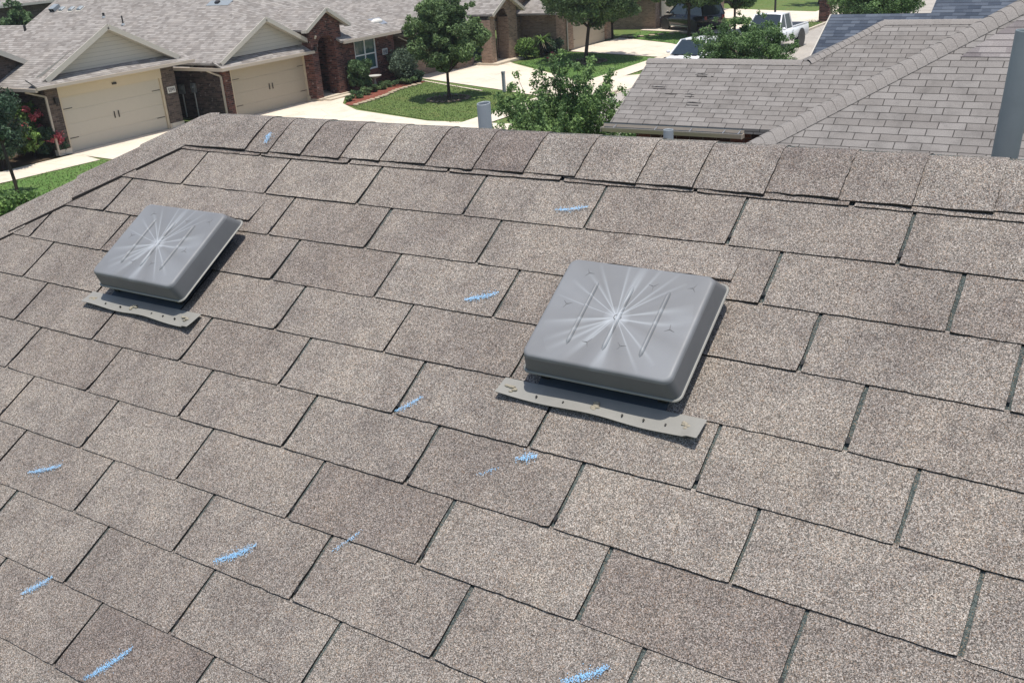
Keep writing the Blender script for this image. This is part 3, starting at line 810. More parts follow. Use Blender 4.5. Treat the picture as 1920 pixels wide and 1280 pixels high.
m = MB(); m.box((-33.5, 21.08, -4.46), (-33.33, 25.97, -4.03)); m.box((-33.5, 21.08, g0), (-33.36, 21.18, -4.46)); m.box((-33.5, 25.87, g0), (-33.36, 25.97, -4.46)); m.build('door_surround', CREAM, h1)
garage_door(h1, -33.44, 21.18, 25.87, -4.46, DOORP)
plaque(h1, -33.3, 26.31, -5.0, '5344')
m = MB(); m.box((-33.30, 20.83, -4.62), (-33.18, 20.97, -4.42)); m.tube([(-33.2, 20.9, -4.62), (-33.2, 20.9, -4.72)], [.06, .02], 8); m.build('wall_lamp', METD, h1)
m = MB(); m.box((-33.33, 23.53, -4.35), (-33.28, 23.72, -4.27)); m.build('door_light', METD, h1)
downspout(h1, [(-33.6, 19.95, -4.08), (-33.5, 20.25, -4.2), (-33.24, 20.5, -4.32), (-33.24, 20.5, g0+.05)])
# left gabled wing
m = MB(); m.add([(-35.7, 12.6, g0), (-35.7, 22.1, g0), (-35.7, 22.1, -3.5), (-35.7, 17.2, -1.02), (-35.7, 12.6, -3.4)], [(0, 1, 2, 3, 4)]); m.build('wall', BRG, h1)
m = MB()
for s_ in (-1, 1): m.bar((-35.38, 17.2, -1.04), (-35.38, 17.2+s_*5.1, -1.04-5.1*SL), .03, .19)
m.build('rake_trim', TRIM, h1)
m = MB(); m.box((-35.66, 20.1, g0), (-35.4, 20.35, -4.0)); m.build('porch_post', TRIM, h1)

# ---- second house
h2 = thing('house', 'dark red brick house with arched entry beside a four-pane window', 'house', (0, 0, 0))
m = MB(); EZ = -4.22
def zs(y): return -4.25+(y-27.6)*.52
RY = 33.85; RZ = zs(RY); HX = -31-(RZ+4.05)/.52
yq = 27.55+(RY-27.55)*(-30.56+33.4)/(-30.56-HX)
m.slab([(-49.3, 27.55, zs(27.55)), (-33.4, 27.55, zs(27.55)), (-33.4, yq, zs(yq)), (HX, RY, RZ), (-49.3, RY, RZ)], .1)
m.slab([(-49.3, 40.2, zs(27.55)), (-49.3, RY, RZ), (HX, RY, RZ), (-31.0, 40.2, zs(27.55))], .1)
m.slab([(-31.0, 34.7, -4.05), (-31.0, 39.2, -4.05), (-31.6, 40.2, -4.0), (HX, RY, RZ), (-33.4, yq, zs(yq)), (-32.4, 33.3, -3.32), (-32.4, 34.7, -3.32)], .1)
m.build('roof', ROOFH, h2)
m = MB(); gable_roof(m, -36.5, -31.5, 30.62, 3.03, -2.53, SL, dz=.004)
m.slab([(-31.33, 27.5, -4.26), (-31.33, 33.1, -4.26), (-31.86, 33.1, -4.0), (-31.86, 27.5, -4.0)], .07); m.build('garage_roof', ROOFH, h2)
m = MB(); gable_roof(m, -35.0, -31.02, 34.0, 1.45, -2.47, .57); m.build('entry_roof', ROOFH, h2)
m = MB(); m.add([(-31.84, 27.9, -3.98), (-31.84, 33.3, -3.98), (-31.84, 30.62, -2.62)], [(0, 1, 2)]); m.build('gable_siding', SID, h2)
m = MB()
for s_ in (-1, 1):
    m.bar((-31.48, 30.62, -2.60), (-31.48, 30.62+s_*2.95, -2.60-2.95*SL), .03, .18); m.bar((-31.65, 30.62, -2.68), (-31.65, 30.62+s_*2.95, -2.68-2.95*SL), .30, .02)
    m.bar((-31.0, 34.0, -2.53), (-31.0, 34.0+s_*1.46, -2.53-1.46*.57), .03, .16); m.bar((-31.12, 34.0, -2.60), (-31.12, 34.0+s_*1.46, -2.60-1.46*.57), .22, .02)
m.box((-31.3, 32.45, -3.44), (-31.0, 32.62, -3.32)); m.box((-31.3, 35.38, -3.44), (-31.0, 35.55, -3.32))
m.build('rake_trim', TRIM, h2)
m = MB(); m.box((-31.34, 27.45, -4.40), (-31.24, 33.12, -4.27)); m.box((-35.6, 27.46, -4.40), (-31.34, 27.56, -4.27)); m.box((-31.02, 34.85, -4.20), (-30.92, 39.2, -4.07)); m.build('gutter', GUT, h2)
m = MB(); m.box((-31.8, 27.56, -4.38), (-31.34, 33.0, -4.34)); m.box((-31.5, 35.1, -4.18), (-31.02, 39.2, -4.14)); m.build('soffit', TRIM, h2)
m = MB()
m.box((-32.0, 27.93, g0), (-31.8, 28.33, -4.34))
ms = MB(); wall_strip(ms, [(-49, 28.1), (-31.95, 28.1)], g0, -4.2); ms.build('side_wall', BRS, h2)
# entry wall with an arched opening
X = -31.3; ya, yb, yo0, yo1, zsp = 32.97, 35.07, 33.38, 34.55, -4.12
m.box((X-.62, ya, g0+.12), (X, yo0, zsp)); m.box((X-.62, yo1, g0+.12), (X, yb, zsp))
arch = [(yo0+(yo1-yo0)/2-(yo1-yo0)/2*math.cos(math.pi*k/14), zsp+.42*math.sin(math.pi*k/14)) for k in range(15)]
outer = [(ya, zsp), (ya, -3.34), (34.0, -2.58), (yb, -3.19), (yb, zsp)]
poly = outer+arch[::-1]
# front and back faces as a fan of quads between arch and outline
def topz(y): return -2.58-abs(y-34.0)*.57-.02
for (ya_, za_), (yb_, zb_) in zip(arch[:-1], arch[1:]):
    for xx, fl in ((X, 0), (X-.62, 1)):
        q = [(xx, ya_, za_), (xx, yb_, zb_), (xx, yb_, topz(yb_)), (xx, ya_, topz(ya_))]; m.add(q, [(0, 1, 2, 3) if not fl else (3, 2, 1, 0)])
    m.add([(X, ya_, za_), (X-.62, ya_, za_), (X-.62, yb_, zb_), (X, yb_, zb_)], [(0, 1, 2, 3)])
for a, b in ((ya, yo0), (yo1, yb)):
    for xx in (X, X-.62): m.add([(xx, a, zsp), (xx, b, zsp), (xx, b, topz(b)), (xx, a, topz(a))], [(0, 1, 2, 3)])
m.add([(X, ya, zsp), (X-.62, ya, zsp), (X-.62, ya, topz(ya)), (X, ya, topz(ya))], [(0, 1, 2, 3)]); m.add([(X, yb, zsp), (X-.62, yb, zsp), (X-.62, yb, topz(yb)), (X, yb, topz(yb))], [(0, 1, 2, 3)])
wall_strip(m, [(X-1.6, 35.05), (X-1.6, 33.0)], g0, -3.5); wall_strip(m, [(X-.6, 33.02), (X-1.7, 33.02)], g0, -3.5); wall_strip(m, [(X-1.6, 35.03), (X-.6, 35.03)], g0, -3.5)
# window wall, pieces round the window
X2 = -31.5; wy0, wy1, wz0, wz1 = 36.15, 37.78, -5.72, -4.22
m.add([(X2, 35.07, g0), (X2, wy0, g0), (X2, wy0, -4.16), (X2, 35.07, -4.16)], [(0, 1, 2, 3)]); m.add([(X2, wy1, g0), (X2, 39.2, g0), (X2, 39.2, -4.16), (X2, wy1, -4.16)], [(0, 1, 2, 3)])
m.add([(X2, wy0, g0), (X2, wy1, g0), (X2, wy1, wz0), (X2, wy0, wz0)], [(0, 1, 2, 3)]); m.add([(X2, wy0, wz1), (X2, wy1, wz1), (X2, wy1, -4.16), (X2, wy0, -4.16)], [(0, 1, 2, 3)])
for yy in (wy0, wy1): m.add([(X2, yy, wz0), (X2-.12, yy, wz0), (X2-.12, yy, wz1), (X2, yy, wz1)], [(0, 1, 2, 3)])
wall_strip(m, [(X2, 39.2), (-49, 39.2)], g0, -4.1)
m.build('wall', BRD, h2)
# brick soldier course round the arch
m = MB()
for k in range(17):
    a = math.pi*(k+.5)/17; c = (yo0+yo1)/2; rx = (yo1-yo0)/2
    p0 = (X+.012, c-rx*math.cos(a), zsp+.42*math.sin(a)); p1 = (X+.012, c-(rx+.16)*math.cos(a), zsp+.56*math.sin(a)+.02)
    m.bar(p0, p1, .03, .075, tint=random.random())
m.build('arch_trim', BRD, h2)
m = MB(); m.box((-32.9, 33.9, g0+.1), (-32.84, 34.8, -4.5)); m.build('front_door', METD, h2)
m = MB(); m.box((-33.0, 33.0, g0), (-31.15, 35.05, g0+.12)); m.box((-31.15, 33.2, g0), (-30.75, 34.9, g0+.07)); m.build('porch_step', KERB, h2)
m = MB(); m.box((-32.02, 32.85, g0), (-31.78, 33.0, g0+.25)); m.box((-31.95, 28.33, -4.44), (-31.83, 33.0, -4.34)); m.box((-31.95, 28.33, g0), (-31.84, 28.42, -4.44)); m.box((-31.95, 32.9, g0), (-31.84, 32.97, -4.44)); m.build('door_surround', CREAM, h2)
garage_door(h2, -31.9, 28.42, 32.92, -4.44, DOORT)
window(h2, -31.58, wy0, wy1, wz0, wz1)
plaque(h2, -31.5, 38.42, -5.02, '5340', .40, .30)
m = MB(); m.box((-31.3, 33.10, -4.30), (-31.2, 33.22, -4.12)); m.build('wall_lamp', METD, h2)
downspout(h2, [(-32.3, 27.52, -4.4), (-32.1, 27.75, -4.55), (-31.9, 27.88, -4.65), (-31.9, 27.88, g0+.05)])
downspout(h2, [(-31.05, 33.1, -3.62), (-31.12, 33.1, -3.75)])
for x_, z_, r_ in ((-34.75, -5.3, .15), (-33.95, -5.22, .12)):
    m = MB(); m.box((x_-r_, 27.98, z_-.2), (x_+r_, 28.09, z_+.2)); m.tube([(x_, 27.97, z_+.04), (x_, 27.92, z_+.04)], r_*.6, 12); m.tube([(x_+.02, 28.03, z_-.2), (x_+.02, 28.03, g0+.05)], .028, 8); m.build('utility_meter', METG, h2)
# things on the roof of house two
def roof_bit(kind, x, y, label, sz=1.0):
    z = zs(y)
    t = thing(kind, label, kind.replace('_', ' '), (x, y, z), rot=(math.atan(.52), 0, 0)); return t
for i, (x, y) in enumerate(((-47.67, 31.76), (-46.81, 31.74), (-46.12, 31.77))):
    t = roof_bit('small_vent', x, y, ('pale low vent, leftmost of three in a row high on the far roof', 'pale low vent, middle one of three in a row on the far roof', 'pale low vent, rightmost of three in a row on the far roof')[i]); tag(t, group='small pale vents on the far roof')
    m = MB(); m.rings([[(a*.16, b*.16, 0) for a, b in ((-1,-1),(1,-1),(1,1),(-1,1))], [(a*.15, b*.15, .06) for a, b in ((-1,-1),(1,-1),(1,1),(-1,1))], [(a*.10, b*.12, .10) for a, b in ((-1,-1),(1,-1),(1,1),(-1,1))]], True, smooth=False); m.build('hood', PIPEL, t)
    m = MB(); m.box((-.2, -.24, .0), (.2, .2, .012)); m.build('flange', TRIM, t)
t = roof_bit('box_vent', -48.3, 31.75, 'blue-grey box vent with two dark openings left of the small pale vents')
m = MB(); m.box((-.22, -.2, 0), (.22, .25, .18)); m.build('hood', PIPEL, t)
m = MB(); m.box((-.19, -.215, .02), (-.02, -.2, .14)); m.box((.04, -.215, .02), (.2, -.2, .14)); m.build('opening', DARK, t)
for kx_, ky_, hh, lab in ((-43.32, 31.04, .22, 'stubby dark pipe on the far roof above the left gable'), (-41.13, 30.45, .42, 'thin dark pipe with a bent shadow on the far roof near the gable peak')):
    t = thing('roof_pipe', lab, 'roof pipe', (kx_, ky_, zs(ky_)))
    m = MB(); m.tube([(0, 0, -.05), (0, 0, hh)], .06 if hh < .3 else .035, 10); m.build('tube', METD, t); m = MB(); m.tube([(0, 0, -.02), (0, 0, .07)], [.11, .06], 12); m.build('boot', PIPEL, t)
t = roof_bit('flashing_vent', -35.7, 31.95, 'dark vent on a pale blue flashing patch at the top edge above the tan garage')
m = MB(); m.box((-.8, -.22, .0), (.7, .2, .014)); m.build('flashing', PIPEL, t); m = MB(); m.box((-.30, -.08, 0), (-.05, .08, .09)); m.build('hood', METD, t)
t = thing('roof_pipe', 'small dark pipe at the top of the left slope near the seam', 'roof pipe', (-37.95, 23.3, -2.24)); m = MB(); m.tube([(0, 0, -.05), (0, 0, .22)], .055, 10); m.build('tube', METD, t)
t = thing('roof_dome', 'bright white curved roof vent above the four-pane window', 'roof dome', (-31.95, 38.6, -3.57), rot=(0, math.atan(.52), 0))
m = MB(); R_ = []
for k in range(9):
    a = math.pi*k/8; R_.append([(.30*math.cos(b)*math.sin(a)*.55, -.42*math.cos(a), .13*math.sin(b)*math.sin(a)) for b in [math.pi*j/8 for j in range(9)]])
m.add([p_ for r_ in R_ for p_ in r_], [(i*9+j, i*9+j+1, (i+1)*9+j+1, (i+1)*9+j) for i in range(8) for j in range(8)], .5, True); m.build('shell', PLAQ, t)
m = MB(); m.box((-.3, -.52, -.02), (.3, .52, .0)); m.build('flange', METG, t)

# ---- third house
h3 = thing('house', 'tan brick house with square porch pillars and pointed entry gable behind the large tree', 'house', (0, 0, 0))
m = MB(); RY3, = (48.2,); EZ3 = -4.35
def z3(y): return EZ3+(y-40.0)*.52
m.slab([(-52, 40.0, z3(40)), (-30.0, 40.0, z3(40)), (-38.4, RY3, z3(RY3)), (-52, RY3, z3(RY3))], .1)
m.slab([(-30.0, 40.0, z3(40)), (-30.0, 56.4, z3(40)), (-38.4, RY3, z3(RY3))], .1)
m.slab([(-52, 56.4, -4.3), (-52, RY3, z3(RY3)), (-38.4, RY3, z3(RY3)), (-30.0, 56.4, z3(40))], .1)
m.build('roof', ROOFH, h3)
m = MB(); gable_roof(m, -33.5, -28.95, 46.35, 1.65, -2.95, .57); m.build('entry_roof', ROOFH, h3)
m = MB(); gable_roof(m, -34.5, -29.7, 48.2, 3.0, -2.55, .55); gable_roof(m, -36, -27.2, 52.3, 3.7, -2.4, .5); m.build('garage_roof', ROOFH, h3)
m = MB()
for s_ in (-1, 1):
    m.bar((-28.93, 46.35, -3.02), (-28.93, 46.35+s_*1.66, -3.02-1.66*.57), .03, .17); m.bar((-29.05, 46.35, -3.10), (-29.05, 46.35+s_*1.6, -3.10-1.6*.57), .24, .02)
    m.bar((-29.68, 48.2, -2.62), (-29.68, 48.2+s_*3.0, -2.62-3.0*.55), .03, .18)
    m.bar((-27.18, 52.3, -2.47), (-27.18, 52.3+s_*3.7, -2.47-3.7*.5), .03, .18)
m.build('rake_trim', TRIM, h3)
m = MB(); m.box((-34.5, 39.9, -4.48), (-30.4, 40.0, -4.36)); m.box((-30.0, 40.0, -4.34), (-29.9, 45.0, -4.21)); m.build('gutter', GUT, h3)
m = MB()
for y0_, y1_ in ((44.72, 45.2), (46.55, 47.45)): m.box((-29.9, y0_, g0+.1), (-29.2, y1_, -4.2))
m.add([(-29.2, 44.72, -4.2), (-29.2, 45.2, -4.2), (-29.2, 45.55, -3.75), (-29.2, 46.2, -3.72), (-29.2, 46.55, -4.2), (-29.2, 47.45, -4.2), (-29.2, 47.45, -3.62), (-29.2, 46.35, -3.05), (-29.2, 44.85, -3.9)], [(0, 1, 2, 3, 4, 5, 6, 7, 8)])
m.add([(-30.0, 46.5, g0), (-30.0, 51.0, g0), (-30.0, 51.0, -4.2), (-30.0, 48.2, -2.66), (-30.0, 46.5, -3.55)], [(0, 1, 2, 3, 4)])
m.box((-27.8, 49.1, g0+.1), (-27.6, 51.05, -4.3)); m.box((-27.8, 55.3, g0+.1), (-27.6, 55.9, -4.3))
m.add([(-27.7, 48.9, -4.35), (-27.7, 55.7, -4.35), (-27.7, 52.3, -2.55)], [(0, 1, 2)])
wall_strip(m, [(-40, 40.5), (-31.2, 40.5), (-31.2, 43.2), (-30.5, 43.2), (-30.5, 44.8)], g0, -4.25)
wall_strip(m, [(-30.0, 49.15), (-27.7, 49.15)], g0, -4.2)
build_split(m, 'wall', BRT, h3)
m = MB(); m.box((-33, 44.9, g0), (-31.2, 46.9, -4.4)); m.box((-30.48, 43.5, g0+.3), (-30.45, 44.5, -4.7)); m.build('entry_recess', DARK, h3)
m = MB(); m.box((-31.3, 43.0, g0), (-31.15, 47.5, -3.9)); m.build('porch_wall', BRT, h3)
window(h3, -31.05, 45.3, 46.6, g0+.25, -4.6, 1, 3)
m = MB(); m.box((-30.4, 44.6, g0), (-28.8, 47.5, g0+.12)); m.build('porch_step', KERB, h3)
garage_door(h3, -27.75, 51.05, 55.3, -4.35, DOORT)
downspout(h3, [(-27.55, 50.25, -4.3), (-27.55, 50.25, g0+.05)], mat=TRIM); downspout(h3, [(-31.8, 39.96, -4.5), (-31.5, 40.2, -4.7), (-31.3, 40.4, -4.8), (-31.3, 40.4, g0)])

# ---- fourth and fifth houses further up the street, and two behind
def simple_house(label, x0, x1, y0, y1, dx=(0, 0), wall=BRT, roofm=ROOFH, eave=-4.2, door=None, dmat=None):
    h = thing('house', label, 'house', (0, 0, 0)); m = MB(); o_ = .45; yc = (y0+y1)/2; hw = (y1-y0)/2+o_; rzz = eave+hw*.5
    hx = min(hw, (x1-x0)/2-.3)
    A = (x0-o_, y0-o_, eave); B = (x1+o_, y0-o_, eave); C_ = (x1+o_, y1+o_, eave); D = (x0-o_, y1+o_, eave); E_ = (x0-o_+hx, yc, rzz); F = (x1+o_-hx, yc, rzz)
    m.slab([A, B, F, E_]); m.slab([C_, D, E_, F]); m.slab([B, C_, F]); m.slab([D, A, E_]); m.build('roof', roofm, h)
    m = MB(); wall_strip(m, [(x0, y0), (x1, y0), (x1, y1), (x0, y1), (x0, y0)], g0-.05, eave+.1); m.build('wall', wall, h)
    m = MB(); m.box((x1+o_, y0-o_, eave-.15), (x1+o_+.06, y1+o_, eave-.02)); m.box((x0-o_, y0-o_-.06, eave-.15), (x1+o_, y0-o_, eave-.02)); m.build('fascia', TRIM, h)
    if door: garage_door(h, x1+.12, door[0], door[1], g0+2.2, dmat or DOORP, False)
    return h
simple_house('beige-doored house behind the dark parked car, half hidden by trees', -42, -27.2, 61.6, 74, door=(62.3, 67.2))
simple_house('brown house beyond the farthest driveway, behind the slim dark pole', -42, -27.5, 79.5, 92, wall=BRG, door=(80.5, 85))
simple_house('house on higher ground behind the first row, dark wall showing past the roof end', -84, -58, 26.5, 39, wall=BRG, eave=-1.98)
simple_house('hip-roofed house behind the arched-entry house, seen only as roof', -86, -64, 41, 54, wall=BRG)
simple_house('low house far left of the garage with cream gable, behind the flowering shrubs', -52, -38, -4, 9, wall=BRG)

# ------------------------------------------------------------------ right-hand neighbours
hn_ = thing('house', 'next-door house with grey three-tab roof, gutter and long diagonal hip at right', 'house', (0, 0, 0))
TA = math.tan(math.radians(27))
ca = -2.55-14.8*TA
def za(y): return ca+y*TA
yE, yR, yT = 14.16, 15.86, 16.93; xl, xh, xt = -6.14, -3.10, -2.12
m = MB()
m.slab([(xl, yE, za(yE)), (4, yE, za(yE)), (4, yT, za(yT)), (xt, yT, za(yT)), (xh, yR, za(yR)), (xl, yR, za(yR))], .09)
m.slab([(xl, yR*2-yE, za(yE)), (xl, yR, za(yR)), (xh, yR, za(yR)), (xh-.9, yR*2-yE, za(yE))], .09)
m.slab([(4, yT*2-yE, za(yE)), (xt-3, yT*2-yE, za(yE)), (xt, yT, za(yT)), (4, yT, za(yT))], .09)
m.slab([(xt-3.0, yT*2-yE, za(yE)), (xh, yR, za(yR)), (xt, yT, za(yT))], .09)
m.build('roof', ROOFN, hn_)
TB = math.tan(math.radians(30)); cb = -1.95-10.86*TB
def zb(y): return cb+y*TB
hx0, hy0, hx1, hy1 = -1.98, 10.43, .43, 12.72
sl_ = (hx1-hx0)/(hy1-hy0)
def hpx(y): return hx0+(y-hy0)*sl_
m = MB()
yb0, yb1 = 8.2, 15.6
m.slab([(hpx(yb0), yb0, zb(yb0)), (11, yb0, zb(yb0)), (11, yb1, zb(yb1)), (hpx(yb1), yb1, zb(yb1))], .09)
m.slab([(hpx(yb0), yb0, zb(yb0)), (hpx(yb1), yb1, zb(yb1)), (hpx(yb1), 2*yb1-yb0, zb(yb1)-.02), (hpx(yb0)+.5, 2*yb1-yb0, zb(yb0))], .09)
m.slab([(11, 2*yb1-yb0, zb(yb0)), (hpx(yb0)+.5, 2*yb1-yb0, zb(yb0)), (hpx(yb1), yb1, zb(yb1)-.02), (11, yb1, zb(yb1)-.02)], .09)
m.build('roof', ROOFN, hn_)
# repaired area of laminated shingles, a few millimetres proud
def onb(x, y, e=.007): return (x, y-e*math.sin(math.radians(30)), zb(y)+e)
m = MB(); m.add([onb(hpx(11.86)+.45, 11.86), onb(8, 11.86), onb(8, 13.2), onb(hpx(13.2)+.15, 13.2)], [(0, 1, 2, 3)]); m.build('roof_patch', ROOFP, hn_)
# cap shingles along hips and ridges
def caps(name, a, b, w_=.15, step=.14, lift=.03, drop=.045, nrm=None, mat=None, tip=.008, far=1, fd=1):
    a = Vector(a); b = Vector(b); d = (b-a); L_ = d.length; d.normalize(); pl = Vector((d.x, d.y, 0)).normalized(); side_ = Vector((-pl.y, pl.x, 0))
    m = MB(); n = int(L_/step)
    for i in range(n):
        p0 = a+d*(i*step-.02); p1 = a+d*((i+1)*step); vsx = []
        for k, pp in enumerate((p0, p1)):
            for q in range(7):
                s_ = (q-3)/3; off = side_*(s_*w_*(far if s_ > 0 else 1)); z = lift-abs(s_)**1.7*drop*2.0*(w_/.15)*(fd if s_ > 0 else 1)
                vsx.append(pp+off+Vector((0, 0, z+(tip if k == 0 and s_ < .4 else 0))))
        f = [(q, q+1, 7+q+1, 7+q) for q in range(6)]
        m.add(vsx, f, random.uniform(.42, .68), True)
        lowr = [v_-Vector((0, 0, .013)) for v_ in vsx[:7]]; m.add(vsx[:7]+lowr, [(q+1, q, 7+q, 7+q+1) for q in range(4)], -3)
        for q in (0, 6): m.add([vsx[q], vsx[7+q], vsx[7+q]-Vector((0,0,.012+.11*(q > 0)*(far > 1))), vsx[q]-Vector((0,0,.012+.11*(q > 0)*(far > 1)))], [(0, 1, 2, 3)], 0)
    return m.build(name, mat, hn_)
mc = M('cap_tint', .95, .15); tt = mc.attr(); dk = mc.math('LESS_THAN', tt, -1); uvc = mc.coord('Object')
c_ = mc.mix(tt, (.185,.170,.158), (.25,.235,.220)); c_ = mc.mix(dk, c_, (.03,.03,.03)); mc.color(mc.mix(1, c_, mc.ramp(mc.noise(uvc, 60, 3), [(.3, (.8,.8,.8)), (.7, (1.2,1.2,1.2))]), 'MULTIPLY')); CAPM = mc.m
caps('hip_cap', (hpx(yb0), yb0, zb(yb0)), (hpx(yb1), yb1, zb(yb1)), .175, .143, .050, .0487, mat=CAPM, tip=.007, far=1.35, fd=.62)
caps('ridge_cap', (xl, yR, za(yR)), (xh, yR, za(yR)), .14, .14, .014, .040, mat=CAPM, tip=.004)
caps('hip_cap', (xh, yR, za(yR)), (xt, yT, za(yT)), .12, .10, .022, .036, mat=CAPM)
caps('ridge_cap', (xt, yT, za(yT)), (4, yT, za(yT)), .14, .14, .014, .040, mat=CAPM, tip=.004)
# gutter: open trough with straps
m = MB(); gx0, gx1 = xl-.12, -3.62; gz = za(yE)-.02
prof = [(yE-.005, gz-.01), (yE-.01, gz-.13), (yE-.09, gz-.14), (yE-.15, gz-.07), (yE-.155, gz-.050), (yE-.143, gz-.050), (yE-.135, gz-.07), (yE-.085, gz-.125), (yE-.02, gz-.12), (yE-.015, gz-.01)]
n = len(prof); m.add([(x_, y_, z_) for x_ in (gx0, gx1) for y_, z_ in prof], [(i, (i+1) % n, n+(i+1) % n, n+i) for i in range(n)])
for x_ in (gx0, gx1): m.box((x_-.006, yE-.145, gz-.135), (x_+.006, yE-.006, gz-.06))
gt = m.build('gutter', GUT, hn_)
m = MB()
for x_ in (-6.0, -5.2, -4.55, -3.95, -3.68): m.bar((x_, yE-.150, gz-.048), (x_, yE-.002, gz-.012), .012, .004)
m.build('strap', METG, gt)
m = MB(); m.add([(gx0+.01, yE-.006, gz+.005), (gx1-.01, yE-.006, gz+.005), (gx1-.01, yE-.024, gz-.10), (gx0+.01, yE-.024, gz-.10), (gx0+.01, yE-.08, gz-.118), (gx1-.01, yE-.08, gz-.118)], [(0, 1, 2, 3), (3, 2, 5, 4)]); m.build('gutter_lining', plain('dark_lining', (.055,.075,.09), .4, .5), gt)  # dark bluish sheet over the trough's inner faces
m = MB(); wall_strip(m, [(xl+.35, 18), (xl+.35, yE+.35), (4, yE+.35)], g0, za(yE)+.1); wall_strip(m, [(hpx(yb0)+.45, 22), (hpx(yb0)+.45, yb0+.45), (11, yb0+.45)], g0, zb(yb0)+.1); build_split(m, 'wall', BRD, hn_)
# lifted, torn tabs
m = MB()
for (x_, y_, w_, hgt) in ((-5.05, 15.48, .24, .022), (-5.75, 15.12, .30, .02), (-5.05, 14.95, .22, .02), (-4.9, 14.74, .26, .02), (-4.72, 15.42, .05, .02)):
    y2 = y_-.028; n = 8; vsx = []
    for i in range(n+1):
        wv = hgt*(.35+.65*math.sin(math.pi*i/n)); vsx.append((x_+w_*i/n, y2+random.uniform(-.006, .006), za(y2)+wv))
    for i in range(n+1): vsx.append((x_+w_*i/n, y_+.02, za(y_+.02)+.004))
    m.add(vsx, [(i, i+1, n+2+i, n+1+i) for i in range(n)], .5)
    m.add(vsx[:n+1]+[(a_, b_+.002, c_-hgt*.9) for a_, b_, c_ in vsx[:n+1]], [(i+1, i, n+1+i, n+2+i) for i in range(n)], 0)
m.build('torn_tab', ROOFN, hn_)
tt_ = MB()
for (x_, y_, w_) in ((-5.0, 15.45, .2), (-5.7, 15.09, .26), (-5.4, 14.965, .24), (-5.0, 14.91, .18), (-4.87, 14.70, .22)):
    tt_.add([(x_+w_*i/6, y_-.034+random.uniform(-.006, .004), za(y_-.034)+.006) for i in range(7)]+[(x_+w_*i/6, y_-.05+random.uniform(-.008, .008), za(y_-.05)+.006) for i in range(6, -1, -1)], [tuple(range(14))])
tt_.build('torn_edge', ASPH, hn_)

hbz = thing('house', 'farther house with dark blue-grey laminated roof beyond the next-door roof', 'house', (0, 0, 0))
zr = -2.23; yr = 25.8; yb_ = 21.5; T2 = .517
m = MB()
m.slab([(-5.53, yb_, zr-(yr-yb_)*T2), (5, yb_, zr-(yr-yb_)*T2), (5, yr, zr), (-5.53, yr, zr)], .1)
m.slab([(5, 2*yr-yb_, zr-(yr-yb_)*T2), (-5.53, 2*yr-yb_, zr-(yr-yb_)*T2), (-5.53, yr, zr), (5, yr, zr)], .1)
y_h = 28.3; zrh = zr+(y_h-yr)*T2
m.slab([(-3.05, yr-.5, zr-.5*T2+.01), (6, yr-.5, zr-.5*T2+.01), (6, y_h, zrh+.01), (-3.05, y_h, zrh+.01)], .1)
m.slab([(6, 2*y_h-yb_, zr-(yr-yb_)*T2), (-3.05, 2*y_h-yb_, zr-(yr-yb_)*T2), (-3.05, y_h, zrh), (6, y_h, zrh)], .1)
m.build('roof', ROOFB, hbz)
m = MB()
wall_strip(m, [(5, 2*yr-yb_-.3), (-5.2, 2*yr-yb_-.3), (-5.2, yb_+.3), (5, yb_+.3)], g0, zr-(yr-yb_)*T2+.15)
m.add([(-5.2, yb_+.3, -4.4), (-5.2, 2*yr-yb_-.3, -4.4), (-5.2, yr, zr-.1)], [(0, 1, 2)])
wall_strip(m, [(6, 35), (-2.8, 35), (-2.8, yr)], g0, zr-(yr-yb_)*T2+.15)
m.build('wall', BRG, hbz)
m = MB(); m.bar((-5.55, yb_, zr-(yr-yb_)*T2-.06), (-5.55, yr, zr-.06), .03, .14); m.bar((-5.55, yr, zr-.06), (-5.55, 2*yr-yb_, zr-(yr-yb_)*T2-.06), .03, .14); m.build('rake_trim', TRIM, hbz)
m = MB(); m.slab([(-4.2, 33.5, -3.3), (-2.6, 33.5, -3.3), (-2.6, 37, -1.6), (-3.6, 37, -1.6)], .1)
# ------------------------------------------------------------------ plants
def leaves(m, c, r, n, size, hollow=.35, flat=1.0, tint=(0, 1), el=1.7):
    """leaf-sized faces in an ellipsoidal clump"""
    c = np.array(c, float); r = np.array(r if hasattr(r, '__len__') else (r, r, r*flat), float)
    d = rng.normal(size=(n, 3)); d /= np.linalg.norm(d, axis=1)[:, None]
    q = hollow+(1-hollow)*rng.random(n)**.6; pos = c + d*q[:, None]*r
    a = rng.normal(size=(n, 3))*.8+d*.4+np.array([0, 0, .35]); a /= np.linalg.norm(a, axis=1)[:, None]
    t = np.cross(a, rng.normal(size=(n, 3))); t /= np.linalg.norm(t, axis=1)[:, None]; b = np.cross(a, t)
    s_ = size*(.6+.8*rng.random(n))[:, None]
    tn = tint[0]+(tint[1]-tint[0])*rng.random(n)
    P0 = pos-t*s_*el/2; P1 = pos+b*s_*.5+a*s_*.12; P2 = pos+t*s_*el/2; P3 = pos-b*s_*.5+a*s_*.12
    base = len(m.v)
    V = np.stack([P0, P1, P2, P3], 1).reshape(-1, 3); m.v += [tuple(x) for x in V.tolist()]
    m.f += [(base+4*i, base+4*i+1, base+4*i+2, base+4*i+3) for i in range(n)]; m.t += tn.tolist(); m.sm += [False]*n
